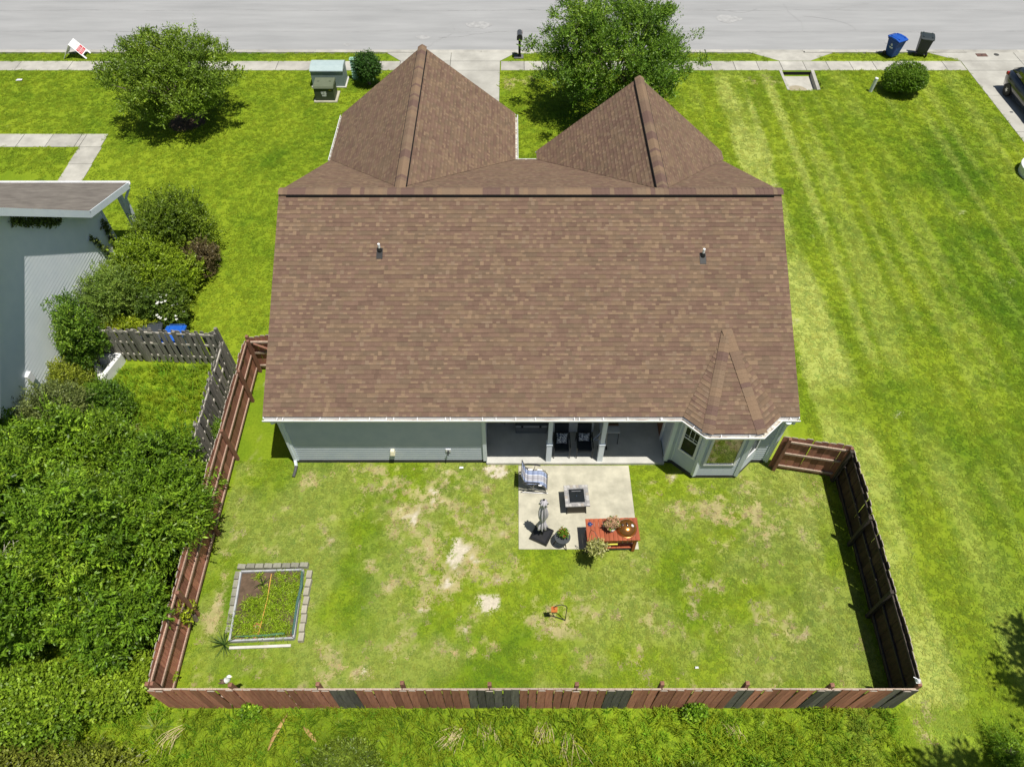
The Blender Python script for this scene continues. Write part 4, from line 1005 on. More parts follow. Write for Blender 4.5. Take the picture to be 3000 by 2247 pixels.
# shrubs along the neighbour's wall
def bush(label, x, y, rx, ry, h, n, leaf, wd, pal, seed, name='shrub', ncl=13, **k):
    rr = random.Random(seed); cl = [(0, 0, h * .5, rx * .6, ry * .6, h * .5)]
    for i in range(ncl):
        a = i * 2.399; q_ = rr.uniform(.35, .72); zz = h * rr.uniform(.3, .82) * (1 - .35 * q_ ** 2); s_ = rr.uniform(.30, .5)
        cl.append((rx * q_ * math.cos(a), ry * q_ * math.sin(a), zz, rx * s_, ry * s_, h * s_ * .62))
    k.setdefault('lump', .25); k.setdefault('shell', .62); k.setdefault('zmin', -.5)
    return plant(name, label, 'shrub', (x, y, 0), cl, n, leaf, wd, pal, seed, **k)
bush('tall olive-green shrub at the front corner of the neighbouring house', -13.75, 22.9, 1.5, 1.5, 2.8, 4400, .10, .05, [(.055, .10, .010), (.095, .155, .013), (.15, .22, .02)], 41)
bush('rounded yellow-green shrub in front of the tall olive shrub', -13.8, 20.6, 1.7, 1.5, 2.4, 4600, .10, .055, [(.085, .15, .010), (.14, .22, .013), (.21, .30, .025)], 42)
bush('small reddish-brown shrub at the lawn edge beside the yellow-green shrub', -12.45, 21.9, .72, .8, 1.35, 1500, .085, .04, G7, 43)
fl = bush('dark shrub with white blossoms behind the two spare bins', -13.1, 18.8, 1.1, 1.0, 1.75, 2700, .09, .055, [(.045, .09, .014), (.075, .13, .016), (.12, .18, .02)], 44)
m_ = MB(); rr = random.Random(9)
for i in range(22):
    a = rr.uniform(-1.2, 1.6); t_ = rr.uniform(.2, 1.35); c = Vector((.95 * math.cos(a) * math.cos(t_), .9 * math.sin(a) * math.cos(t_) - .1, .55 + 1.02 * math.sin(t_)))
    for q_ in range(5):
        b = q_ * 1.2566; m_.add([c, c + Vector((.045 * math.cos(b - .4), .045 * math.sin(b - .4), .015)), c + Vector((.06 * math.cos(b), .06 * math.sin(b), .02)), c + Vector((.045 * math.cos(b + .4), .045 * math.sin(b + .4), .015))], [(0, 1, 2, 3)])
m_.build('blossoms', M('petal_white', (.8, .8, .74), rough=.6), fl)
bush('grey-green twiggy shrub against the neighbouring wall', -14.6, 18.7, 1.05, 1.3, 2.7, 3200, .075, .038, [(.07, .13, .02), (.11, .18, .028), (.17, .25, .04)], 45)
bush('narrow climbing-vine shrub reaching up the pale sided wall', -14.95, 16.7, .7, 1.1, 3.2, 3200, .085, .045, G1, 46)
bush('bright yellow-green shrub at the left end of the silvered fence', -13.9, 17.75, .95, .55, 1.35, 1700, .08, .045, G4, 47)
bush('feathery yellowish shrub beside the white tub', -15.15, 15.3, .7, .8, 1.8, 2200, .075, .03, [(.10, .14, .012), (.15, .20, .02), (.22, .27, .03)], 48)
bush('grey-green mound of foliage by the lower end of the pale wall', -14.85, 13.6, 1.2, 1.2, 2.6, 3000, .085, .04, G6, 49)
bush('mid-green spreading bush in front of the white tub', -13.7, 14.4, .95, .9, 1.5, 2400, .085, .045, G1, 50)
# the thicket along the left fence
TH_ = [(-15.9, 11.9, 2.0, 1.6, 3.3), (-13.1, 12.0, 1.9, 1.5, 3.0), (-10.75, 11.3, 1.5, 1.4, 2.9), (-16.6, 9.4, 2.0, 1.8, 3.8), (-13.9, 9.6, 2.2, 1.8, 4.4), (-11.2, 8.7, 2.0, 1.7, 4.2), (-9.75, 9.8, 1.45, 1.6, 3.5), (-13.3, 7.0, 1.9, 1.5, 3.3), (-10.55, 7.0, 1.5, 1.4, 2.8), (-15.7, 7.1, 1.7, 1.5, 3.2)]
WHERE = ['tallest leafy shrub mass beside the lower end of the pale wall', 'broad leafy shrub below the mid-green spreading bush', 'leafy shrub crowding the lower end of the silvered side fence', 'leafy shrub at the left picture edge halfway down', 'dense leafy shrub in the middle of the left thicket',
         'dense leafy shrub beside the middle of the brown left fence', 'leafy shrub leaning over the brown left fence and shading it', 'leafy shrub in the lower thicket left of the garden bed', 'low leafy shrub against the left fence beside the garden bed', 'leafy shrub at the lower left picture edge']
for i, ((x, y, rx, ry, h), lb) in enumerate(zip(TH_, WHERE)):
    bush(lb, x, y, rx * .9, ry * .9, h * (1.12 if i % 2 else .94), 5000 if rx > 1.6 else 4000, .118, .05, [(.042, .098, .008), (.075, .155, .010), (.115, .21, .014), (.18, .28, .022)], 60 + i, per=9, spr=.17, cvar=.28, group='thicket along the left fence', lump=.34, shell=.78, droop=.25, ncl=8)
bush('pale yellow-green vine mound at the left fence corner', -10.3, 5.6, 1.1, .8, 1.0, 2600, .10, .07, [(.09, .16, .012), (.15, .24, .016), (.23, .33, .03)], 75, lump=.3)
bush('sprawling vine mound left of the fence corner', -12.3, 5.0, 1.7, 1.1, 1.2, 3400, .10, .065, [(.07, .14, .01), (.12, .21, .014), (.2, .3, .025)], 76, lump=.3)
bush('olive vine tangle at the lower left picture corner', -12.4, 3.5, 1.5, .8, .7, 1700, .09, .05, [(.07, .09, .015), (.11, .14, .02), (.18, .22, .03)], 77, lump=.3)
bush('olive weedy shrub below the left fence corner', -10.2, 3.4, 1.1, .7, .7, 1200, .09, .05, [(.07, .09, .015), (.12, .16, .02), (.20, .25, .03)], 78, lump=.3)
bush('dark green wild shrub below the middle of the back fence', -4.05, 3.5, 1.1, .8, 1.1, 2400, .075, .032, [(.05, .085, .012), (.08, .13, .014), (.13, .19, .02)], 79, lump=.3)
bush('low dark weed shrub left of the lower right tree shadow', 4.1, 3.0, 1.1, .6, .7, 1700, .085, .035, [(.05, .09, .01), (.09, .16, .014), (.15, .23, .02)], 80, lump=.3)
bush('low weed clump in the rough grass right of centre', 6.2, 3.2, .6, .5, .45, 900, .085, .03, G2, 81, lump=.3)
bush('feathery weed clump at the lower right edge', 12.5, 3.9, .5, .8, .35, 420, .12, .015, G2, 82, lump=.3)
bush('small vine clump on the outside of the back fence', 4.72, 4.93, .26, .16, .6, 240, .08, .06, G2, 83)
bush('tiny vine clump outside the left end of the back fence', -6.75, 4.93, .2, .14, .5, 160, .08, .06, G2, 84)
bush('small green weed between the silvered and brown fences', -9.55, 13.6, .28, .45, 1.0, 500, .07, .03, G1, 85)
vb = bush('vine creeping over the lower left fence rails', -8.92, 7.4, .06, .40, 1.5, 34, .08, .06, G4, 86)
# climbing vine on the neighbour's wall: strips of leaves lying on it
rs_ = np.random.RandomState(12); m_ = []
vroot = thing('climbing_vine', 'dark ivy hanging under the roof edge of the pale sided wall', 'vine', (NXW + .03, 19.0, 0))
cl = [(.06, (i * .18), ntop(18.2 + i * .18 + .8) - .55 - .1 * random.random() , .09, .18, .16) for i in range(10)]
cl = [(.06, -1.25 + i * .16, ntop(17.75 + i * .16) - .50, .09, .16, .15) for i in range(12)] + [(.05, 1.6 + i * .11, 2.7 - i * .26, .08, .12, .14) for i in range(5)] + [(.05, 2.6, 2.55 - .3 * i, .1, .16, .2) for i in range(5)]
V, Cc = foliage(cl, 420, .085, .07, [(.035, .06, .012), (.06, .09, .018), (.10, .13, .03)], 5, per=4, shell=.3); V[:, 0] = np.maximum(V[:, 0], .005)
leaves_obj('leaves', V, Cc, vroot)
mb = MB(); mb.tube([(.01, 2.9, .0), (.01, 2.75, 1.6), (.01, 2.6, 2.5)], .012, 5); mb.build('stem', MT['bark'], vroot)
# trees outside the picture at the lower right: only their shade reaches in
def tall(label, x, y, h, r, seed, n):
    cl = [(a, b, c + h * .62, d, e, f) for a, b, c, d, e, f in crown(r, r, -r * .7, r * .7, 30, r * .34, seed)]
    plant('tall_tree', label, 'tree', (x, y, 0), cl, n, .22, .11, G1, seed, trunk=(.16, h * .42), limbs=14, lump=.35, shell=.35, zmin=-.9, group='trees beyond the lower right edge')
tall('tree whose shadow darkens the grass at the lower right corner', 12.9, .6, 13.0, 1.9, 91, 1000)
tall('tree whose shadow reaches in at the right picture edge', 16.7, 4.0, 12.5, 1.8, 92, 1000)
# dry stalks and bare twigs in the rough strip
def stalks(label, x, y, n, ln, seed, mat='straw', spread=.5, name='dry_stalks', ang=None, zb=0):
    rr = random.Random(seed); m_ = MB()
    for i in range(n):
        a = (ang if ang is not None else rr.uniform(0, 6.28)) + rr.uniform(-.5, .5); bx, by = rr.uniform(-spread, spread) * .4, rr.uniform(-spread, spread) * .25; l = ln * rr.uniform(.5, 1)
        m_.tube([(bx, by, .02), (bx + math.cos(a) * l * .5, by + math.sin(a) * l * .5, .14 + .1 * rr.random()), (bx + math.cos(a) * l, by + math.sin(a) * l, .08 + .12 * rr.random())], [.008, .007, .004], 4)
    tag(m_.build(name, MT[mat], loc=(x, y, zb)), label, 'dry stalks' if mat == 'straw' else 'twigs')
stalks('tan dry stalks leaning on the back fence below its left post', -8.6, 4.55, 14, .7, 1, ang=-2.0)
stalks('bundle of tan dry stalks fallen beside the back fence left of centre', -1.35, 4.55, 26, .75, 2, ang=-2.3)
stalks('tan dry grass tuft below the dark boards of the back fence', -.65, 4.65, 16, .5, 3, ang=-1.5)
stalks('tan dry grass tuft below the centre of the back fence', .85, 4.65, 22, .5, 4, ang=-1.7)
stalks('loose tan dry stems below the fence right of centre', 1.4, 4.4, 10, .8, 5, ang=-1.4)
stalks('tan dry stems at the lower end of the right grey boards', 5.6, 4.65, 12, .5, 6, ang=-1.3)
stalks('bare grey twigs poking out of the middle of the left thicket', -12.9, 8.1, 10, .9, 13, mat='twig', name='bare_twigs', zb=2.9)
stalks('bare pale twigs spreading over the lower left weeds', -9.9, 3.5, 16, .9, 7, mat='twig', name='bare_twigs')
stalks('bare pale twigs at the far lower left corner', -12.0, 3.3, 16, 1.0, 8, mat='twig', name='bare_twigs')
stalks('bare pale twigs in the rough grass near the dark wild shrub', -6.6, 3.3, 9, .8, 9, mat='twig', name='bare_twigs')
stalks('bare pale twigs lying in the dark wild shrub', -3.6, 3.5, 8, .7, 10, mat='twig', name='bare_twigs')
for (x, y, a, lb, l) in ((-6.15, 4.05, 1.25, 'long brown dead leaf stalk lying in the rough grass', .95), (-5.35, 4.6, -.75, 'curled tan dead leaf near the back fence', .5)):
    m_ = MB(); 
    for s_ in range(8):
        t0, t1 = s_ / 8, (s_ + 1) / 8; w0 = .05 * math.sin(math.pi * (.1 + .8 * t0)); w1 = .05 * math.sin(math.pi * (.1 + .8 * t1)); z0 = .12 + .06 * math.sin(5 * t0); z1 = .12 + .06 * math.sin(5 * t1)
        m_.add([(l * t0, -w0, z0), (l * t1, -w1, z1), (l * t1, 0, z1 + .025), (l * t0, 0, z0 + .025), (l * t0, w0, z0), (l * t1, w1, z1)], [(0, 1, 2, 3), (3, 2, 5, 4)])
    tag(m_.build('dead_leaf', M('dead_leaf', (.26, .12, .05), (.50, .36, .14), scale=3, rough=.8), loc=(x, y, 0), rot=(0, 0, a)), lb, 'dead leaf')
#%%OBJECTS
# ------------------------------------------------------------------ patio things
Zp = .03
def rbox(mb, x0, x1, y0, y1, z0, z1, mi=0): return mb.box(x0, x1, y0, y1, z0, z1, mi)
MT['metal'] = M('grey_metal', (.30, .30, .31), rough=.35, metal=.8)
MT['darkmetal'] = M('dark_metal', (.02, .02, .022), (.03, .03, .03), rough=.45, spec=.4)
MT['chrome'] = M('bright_steel', (.6, .6, .6), rough=.2, metal=1)
MT['granite'] = M('stone_tile', (.16, .16, .16), (.36, .35, .34), scale=14, rough=.6, detail=8, c3=(.50, .49, .47))
fp = thing('fire_pit_table', 'square grey stone-topped fire pit table on the patio', 'fire pit', (1.99, 11.07, Zp), R(2.5))
mb = MB()
for (x0, x1, y0, y1) in ((-.375, .375, .235, .375), (-.375, .375, -.375, -.235), (-.375, -.235, -.235, .235), (.235, .375, -.235, .235)): mb.box(x0, x1, y0, y1, .54, .58)
mb.build('table_top', MT['granite'], fp)
m_ = MB(); m_.box(-.0425, .0425, -.0425, .0425, 0, .006); tme = m_.mesh('tile', MT['granite'])
mats3 = [M('tile_' + n_, c, tuple(x * 1.4 for x in c), scale=30, rough=.55) for n_, c in (('light', (.36, .35, .33)), ('mid', (.24, .235, .23)), ('warm', (.29, .26, .22)))]
tms = []
for q_ in mats3: m_ = MB(); m_.box(-.0425, .0425, -.0425, .0425, 0, .006); tms.append(m_.mesh('tile', q_))
rr = random.Random(4)
for i in range(8):
    for j in range(8):
        x_, y_ = -.3255 + i * .093, -.3255 + j * .093
        if max(abs(x_), abs(y_)) > .26: inst('tile', tms[rr.randrange(3)], fp, (x_, y_, .58))
mb = MB(); mb.box(-.235, .235, -.235, .235, .50, .555); lid = mb.build('burner_lid', M('burner_black', (.012, .015, .017), rough=.25, spec=.5), fp)
mb = MB(); mb.tube([(-.14, .17, .56), (.14, .17, .56)], .008, 6); mb.tube([(0, -.02, .555), (0, .02, .575), (0, .05, .555)], .008, 6); mb.build('handle', MT['chrome'], lid)
mb = MB(); mb.hexa([(-.29, -.29, 0), (.29, -.29, 0), (.29, .29, 0), (-.29, .29, 0)], [(-.24, -.24, .54), (.24, -.24, .54), (.24, .24, .54), (-.24, .24, .54)]); mb.build('base', M('bronze_panel', (.075, .065, .05), rough=.5), fp)
for s in (-1, 1):
    for t_ in (-1, 1):
        mb = MB(); mb.bar((s * .30, t_ * .30, 0), (s * .25, t_ * .25, .54), .03, .03); mb.build('leg', MT['darkmetal'], fp)
# zero-gravity lounge chair, facing right
def stripe_mat():
    m = bpy.data.materials.new('striped_sling'); m.use_nodes = True; t = m.node_tree; N = t.nodes; L = t.links; p = N['Principled BSDF']; p.inputs['Roughness'].default_value = .8
    tc = N.new('ShaderNodeTexCoord'); sx = N.new('ShaderNodeSeparateXYZ'); L.new(tc.outputs['Object'], sx.inputs[0])
    mr = N.new('ShaderNodeMapRange'); mr.inputs[1].default_value = -.25; mr.inputs[2].default_value = .25; L.new(sx.outputs[1], mr.inputs[0])
    cr = N.new('ShaderNodeValToRGB'); cr.color_ramp.interpolation = 'CONSTANT'; L.new(mr.outputs[0], cr.inputs[0])
    e = cr.color_ramp.elements; B = (.28, .34, .50, 1); W_ = (.74, .74, .74, 1); Gy = (.40, .40, .44, 1)
    e[0].position = 0; e[0].color = B; e[1].position = .26; e[1].color = W_
    for pos, c in ((.31, Gy), (.66, W_), (.71, B)): x = e.new(pos); x.color = c
    L.new(cr.outputs[0], p.inputs['Base Color']); return m
ch = thing('lounge_chair', 'blue and white striped reclining sling chair on the patio', 'lounge chair', (.72, 11.80, Zp), R(-3))
prof = [(-.42, .98), (-.36, .74), (-.30, .52), (-.22, .44), (-.08, .43), (.08, .45), (.22, .44), (.32, .36), (.40, .20)]
mb = MB()
for a, b in zip(prof[:-1], prof[1:]):
    for k in range(6):
        y0, y1 = -.25 + k * .5 / 6, -.25 + (k + 1) * .5 / 6
        sag = lambda y_: -.03 * (1 - (y_ / .25) ** 2)
        mb.add([(a[0], y0, a[1] + sag(y0)), (b[0], y0, b[1] + sag(y0)), (b[0], y1, b[1] + sag(y1)), (a[0], y1, a[1] + sag(y1))], [(0, 1, 2, 3)])
so = mb.build('sling', stripe_mat(), ch, smooth=True); sm = so.modifiers.new('thick', 'SOLIDIFY'); sm.thickness = .008
for s in (-1, 1):
    mb = MB(); mb.tube([(p_[0], s * .285, p_[1]) for p_ in prof], .013, 8); mb.build('side_rail', MT['metal'], ch)
    mb = MB(); mb.tube([(-.42, s * .31, .03), (-.1, s * .31, .30), (.38, s * .31, .03)], .012, 8); mb.tube([(.40, s * .31, .05), (0, s * .31, .30), (-.30, s * .31, .52)], .012, 8); mb.tube([(-.44, s * .31, .02), (.44, s * .31, .02)], .013, 8); mb.build('leg_frame', MT['metal'], ch)
    mb = MB(); mb.tube([(-.36, s * .33, .64), (-.2, s * .335, .665), (.02, s * .335, .66), (.16, s * .33, .62)], [.022, .028, .028, .022], 8); mb.build('armrest', M('armrest_black', (.03, .03, .03), rough=.6), ch)
    mb = MB(); mb.tube([(.0, s * .33, .64), (-.05, s * .32, .3)], .01, 6); mb.build('arm_strut', MT['metal'], ch)
mb = MB(); mb.tube([(-.42, -.285, .98), (-.42, .285, .98)], .013, 8); mb.tube([(.40, -.285, .20), (.40, .285, .20)], .013, 8); mb.build('cross_bar', MT['metal'], ch)
mb = MB(); 
for s in (-1, 1):
    for k in range(14):
        x_ = -.26 + k * .045; mb.tube([(x_, s * .25, .435), (x_ + .01, s * .285, .44)], .005, 4)
mb.build('lacing', MT['black'], ch)
# closed umbrella and its base
um = thing('patio_umbrella', 'closed pale grey umbrella standing in a black square base', 'umbrella', (.90, 10.03, Zp))
mb = MB(); rz_ = Matrix.Rotation(R(-26), 3, 'Z')
b_ = [rz_ @ Vector(p) for p in ((-.29, -.29, 0), (.29, -.29, 0), (.29, .29, 0), (-.29, .29, 0))]
def ring(sc_, z): return [rz_ @ Vector((sx * .29 * sc_, sy * .29 * sc_, z)) for sx, sy in ((-1, -1), (1, -1), (1, 1), (-1, 1))]
rings = [ring(1, 0), ring(1, .05), ring(.93, .10), ring(.75, .125), ring(.2, .15), ring(.12, .2)]
for a, b in zip(rings[:-1], rings[1:]): mb.add(a + b, [(0, 1, 5, 4), (1, 2, 6, 5), (2, 3, 7, 6), (3, 0, 4, 7)])
mb.add(rings[-1], [(0, 1, 2, 3)])
mb.build('base', M('base_black', (.015, .015, .016), rough=.28, spec=.5), um, bevel=.012)
mb = MB(); mb.tube([(0, 0, .15), (0, 0, 2.16)], .02, 10); mb.build('pole', MT['darkmetal'], um)
fm = M('umbrella_cloth', (.56, .53, .56), (.66, .63, .66), scale=3, rough=.85)
pr_ = [(.10, .50), (.125, .56), (.115, .66), (.085, .82), (.05, .92), (.075, 1.02), (.105, 1.2), (.11, 1.4), (.095, 1.6), (.075, 1.8), (.05, 1.98), (.03, 2.12)]
fold = lambda a, i: 1 + (.42 if i < 9 else .25) * math.cos(8 * a + .35 * i) + .12 * math.cos(3 * a + i)
mb = MB(); mb.lathe(pr_, 64, (0, 0, 0), fold=fold); mb.build('canopy', fm, um, smooth=True)
mb = MB(); mb.lathe([(.12, 1.92), (.10, 2.0), (.05, 2.12), (.02, 2.15)], 32, fold=lambda a, i: 1 + .25 * math.cos(8 * a)); mb.build('vent_flap', fm, um, smooth=True)
mb = MB(); mb.lathe([(.058, .90), (.062, .93), (.058, .96)], 14); mb.build('tie_strap', fm, um)
mb = MB(); mb.lathe([(.03, 2.14), (.035, 2.17), (.012, 2.21)], 8); mb.build('finial', MT['darkmetal'], um)
# round side table with a potted flower
st = thing('side_table', 'round dark side table with splayed legs at the patio edge', 'side table', (1.50, 9.74, Zp))
mb = MB(); mb.lathe([(.235, .44), (.24, .45), (.24, .47), (.235, .475)], 32); mb.build('table_top', M('slate_top', (.045, .052, .058), (.06, .066, .07), rough=.55), st, smooth=False)
for k in range(3):
    a = k * 2.094 - 1.0; mb = MB(); mb.tube([(.12 * math.cos(a), .12 * math.sin(a), .44), (.25 * math.cos(a), .25 * math.sin(a), 0)], [.02, .012], 8); mb.build('leg', M('dark_leg', (.05, .03, .02), rough=.5), st)
def pot_plant(name, label, loc, pr, pm, cl, n, leaf, wd, pal, seed, flowers=None, fmc=None, fsize=.025):
    root = thing(name, label, 'potted plant', loc)
    mb = MB(); mb.lathe(pr, 18); mb.build('pot', pm, root, smooth=False)
    V, Cc = foliage(cl, n, leaf, wd, pal, seed, per=5, shell=.4, zmin=-.3); leaves_obj('foliage', V, Cc, root)
    if flowers:
        V, Cc = foliage([(a, b, c + .035, d + .02, e + .02, f + .03) for a, b, c, d, e, f in cl], flowers, fsize, fsize * .8, fmc, seed + 1, per=6, shell=.85, zmin=.1); leaves_obj('flowers', V, Cc, root)
    return root
pot_plant('potted_flower', 'small potted plant with red flowers on the round side table', (1.52, 9.78, Zp + .475), [(.06, 0), (.08, .10), (.085, .11), (.075, .10)], M('black_pot', (.015, .017, .02), rough=.4), [(0, 0, .16, .10, .10, .07), (.05, -.02, .15, .06, .06, .05), (-.05, .03, .15, .06, .06, .05)], 110, .07, .035, G1, 3, 14, [(.45, .05, .03), (.6, .12, .05)], .03)
# slatted red-brown grill table
gt = thing('grill_table', 'slatted red-brown wooden grill table at the patio corner', 'table', (2.955, 9.80, Zp), R(1.6))
RW = M('redwood', (.27, .062, .024), (.40, .105, .042), scale=2.5, rough=.45, rnd=.16, stretch=(6, .7, 6), bump=.1, spec=.4)
pm_ = MB(); pm_.box(-.0605, .0605, -.365, .365, .0, .028); pme = pm_.mesh('plank', RW)
for i in range(12): inst('plank', pme, gt, (-.71 + i * .129, random.uniform(-.004, .004), .80 + random.uniform(0, .003)))
for sx in (-1, 1):
    for sy in (-1, 1):
        mb = MB(); mb.box(-.045, .045, -.045, .045, 0, .80); mb.build('leg', RW, gt, loc=(sx * .66, sy * .28, 0))
for sy in (-1, 1):
    mb = MB(); mb.box(-.72, .72, -.018, .018, .70, .797); mb.build('apron', RW, gt, loc=(0, sy * .335, 0))
for k in range(4):
    mb = MB(); mb.box(-.72, .72, -.065, .065, .19, .215); mb.build('shelf_board', RW, gt, loc=(0, -.24 + k * .16, 0))
for k in range(3):
    mb = MB(); mb.tube([(.12 + k * .14, -.36, .76), (.12 + k * .14, -.385, .75), (.12 + k * .14, -.385, .71)], .006, 5); mb.build('hook', MT['chrome'], gt)
kt = thing('kettle_grill', 'round copper-coloured kettle grill lid set in the wooden table', 'grill', (3.36, 9.82, Zp + .835), R(15))
mb = MB(); mb.lathe([(.292, 0.0), (.292, .02), (.285, .05), (.265, .10), (.225, .15), (.165, .19), (.09, .212), (.0005, .22)], 40); mb.build('lid', M('copper_enamel', (.36, .15, .035), (.40, .17, .04), rough=.22, metal=.75, coat=.5), kt, smooth=True)
mb = MB(); mb.lathe([(.27, -.012), (.305, -.008), (.31, .006), (.293, .012), (.285, .012)], 40); mb.build('rim', M('rim_copper', (.5, .26, .10), rough=.25, metal=.9), kt, smooth=True)
mb = MB(); mb.tube([(0, -.07, .205), (0, -.06, .26), (0, .06, .26), (0, .07, .205)], .012, 8); mb.build('handle', MT['chrome'], kt, smooth=True)
mb = MB(); mb.lathe([(.04, 0), (.04, .012), (.03, .016)], 16); mb.build('vent', MT['chrome'], kt, loc=(-.13, .05, .185), rot=(0, -.5, 0))
mb = MB(); mb.lathe([(.045, 0), (.045, .02), (.035, .025)], 18); th_ = mb.build('thermometer', MT['white'], kt, loc=(.15, -.04, .175), rot=(0, .6, 0))
mb = MB(); mb.bar((0, 0, .028), (.025, .012, .028), .006, .004); mb.build('needle', MT['black'], th_)
pot_plant('potted_hydrangea', 'pink and cream potted hydrangea on the wooden grill table', (2.92, 9.76, Zp + .835), [(.07, 0), (.095, .13), (.10, .145), (.085, .135)], M('white_pot', (.55, .52, .48), (.7, .68, .64), scale=8, rough=.6), [(-.02, .05, .27, .13, .12, .10), (.09, .06, .26, .09, .09, .08), (-.11, .03, .24, .08, .08, .07), (.03, .15, .26, .1, .09, .08)], 55, .08, .055, [(.05, .12, .015), (.10, .2, .02), (.2, .3, .05)], 8, 190, [(.36, .24, .15), (.42, .33, .22), (.40, .22, .17)], .042)
hx = thing('blue_citronella_holder', 'small blue tortoise-shaped ornament on the wooden table', 'ornament', (2.30, 9.96, Zp + .832))
BL = M('cobalt_glaze', (.012, .035, .12), (.03, .08, .24), scale=20, rough=.25, spec=.5)
mb = MB(); mb.lathe([(.055, 0), (.06, .015), (.045, .035), (.02, .045)], 14); mb.build('body', BL, hx, smooth=True)
mb = MB(); mb.obox((.07, 0, .012), (.035, .03, .018)); mb.obox((-.07, 0, .01), (.03, .012, .012)); mb.obox((.03, .055, .01), (.025, .025, .012)); mb.obox((.03, -.055, .01), (.025, .025, .012)); mb.obox((-.03, .055, .01), (.025, .025, .012)); mb.obox((-.03, -.055, .01), (.025, .025, .012)); mb.build('limbs', BL, hx)
mb = MB(); mb.box(-.30, .0, -.02, .02, -.008, .008); tag(mb.build('yellow_stick', M('yellow_wood', (.62, .56, .06), (.7, .64, .10), rough=.5), loc=(3.08, 9.38, Zp + .72), rot=(0, 0, .03)), 'yellow wooden stick hanging along the front of the grill table', 'stick')
# hanging basket on a shepherd's hook
sk = thing('shepherd_hook', 'thin black shepherd hook standing at the patio edge', 'plant hook', (2.22, 9.42, 0))
mb = MB(); mb.tube([(0, 0, 0), (0, 0, 1.45), (.02, -.03, 1.62), (.09, -.14, 1.72), (.17, -.28, 1.68), (.20, -.33, 1.60)], .008, 6); mb.build('pole', MT['darkmetal'], sk)
mb = MB(); mb.tube([(-.10, 0, .12), (.10, 0, .12)], .007, 6); mb.tube([(-.10, 0, .12), (-.10, 0, 0)], .007, 6); mb.tube([(.10, 0, .12), (.10, 0, 0)], .007, 6); mb.build('step', MT['darkmetal'], sk)
hb = thing('hanging_basket', 'cream and yellow-green hanging flower basket below the grill table', 'hanging basket', (2.42, 9.09, .92))
mb = MB(); mb.lathe([(.05, .02), (.10, .08), (.13, .18), (.12, .18)], 14); mb.build('pot', MT['black'], hb)
mb = MB(); 
for k in range(3):
    a = k * 2.094; mb.tube([(.12 * math.cos(a), .12 * math.sin(a), .18), (0, 0, .67)], .003, 4)
mb.build('hanger', MT['darkmetal'], hb)
V, Cc = foliage([(0, 0, .24, .20, .20, .15), (.08, .04, .22, .14, .14, .12), (-.09, -.03, .2, .14, .14, .13), (.0, -.1, .16, .14, .12, .14)], 300, .075, .035, [(.11, .17, .02), (.17, .22, .04), (.25, .28, .09), (.36, .37, .20)], 15, per=6, shell=.5, zmin=-.6); leaves_obj('foliage', V, Cc, hb)
# ------------------------------------------------------------------ things on the porch
DK = M('charcoal_cushion', (.012, .016, .02), (.02, .025, .03), rough=.9)
def pillow_mat():
    m = M('patterned_pillow', (.03, .045, .08), (.55, .57, .60), scale=26, rough=.9, lo=.47, hi=.53); return m
PM_ = pillow_mat()
def armchair(label, x, y):
    c = thing('patio_chair', label, 'chair', (x, y, .115))
    mb = MB(); mb.box(-.23, .23, -.27, .22, .33, .43); mb.build('seat', DK, c, bevel=.025)
    mb = MB(); mb.hexa([(-.23, .20, .40), (.23, .20, .40), (.23, .30, .40), (-.23, .30, .40)], [(-.23, .38, .95), (.23, .38, .95), (.23, .46, .95), (-.23, .46, .95)]); mb.build('backrest', DK, c, bevel=.025)
    for s in (-1, 1):
        mb = MB(); mb.bar((s * .255, -.30, .56), (s * .255, .30, .60), .035, .025); mb.build('armrest', MT['darkmetal'], c)
        mb = MB(); mb.tube([(s * .255, -.29, .56), (s * .255, -.31, 0)], .014, 6); mb.build('leg', MT['darkmetal'], c)
        mb = MB(); mb.tube([(s * .255, .28, .60), (s * .255, .36, 0)], .014, 6); mb.build('leg', MT['darkmetal'], c)
    mb = MB(); mb.tube([(-.255, -.30, .33), (.255, -.30, .33)], .012, 6); mb.build('stretcher', MT['darkmetal'], c)
    return c
armchair('dark cushioned patio chair next to the left porch column', 1.62, 13.05); armchair('dark cushioned patio chair next to the right porch column', 2.36, 13.05)
def pillow(label, x, y, z, rot, wd=.36, ht=.36):
    m_ = MB(); n = 9; vs = []; fs = []
    for sgn in (1, -1):
        for i in range(n):
            for j in range(n):
                u, v = i / (n - 1) * 2 - 1, j / (n - 1) * 2 - 1
                th = .075 * (1 - u ** 4) ** .6 * (1 - v ** 4) ** .6; pin = 1 - .10 * (1 - abs(u)) * abs(v) - .10 * (1 - abs(v)) * abs(u)
                vs.append((u * wd / 2 * pin, sgn * th, v * ht / 2 * pin))
    for s_ in range(2):
        for i in range(n - 1):
            for j in range(n - 1):
                a = s_ * n * n + i * n + j; f = (a, a + n, a + n + 1, a + 1); fs.append(f if s_ == 0 else f[::-1])
    m_.add(vs, fs); tag(m_.build('pillow', PM_, loc=(x, y, z), rot=rot, smooth=True), label, 'pillow')
pillow('navy and white patterned square pillow on the left porch chair', 1.62, 13.12, .115 + .60, (R(-38), R(4), R(3)))
pillow('navy and white patterned oblong pillow on the right porch chair', 2.34, 13.17, .115 + .60, (R(-35), R(-3), R(-2)), .36, .28)
bx_ = thing('storage_chest', 'grey storage chest with black latches at the back of the porch', 'chest', (.64, 14.0, .115))
GC = M('chest_grey', (.13, .14, .14), (.17, .18, .18), rough=.6)
mb = MB(); mb.box(-.52, .52, -.27, .27, 0, .40); mb.build('body', GC, bx_, bevel=.02)
mb = MB(); mb.box(-.53, .53, -.285, .28, .42, .52); mb.build('lid', M('chest_lid', (.05, .06, .065), (.07, .08, .085), rough=.6), bx_, bevel=.02)
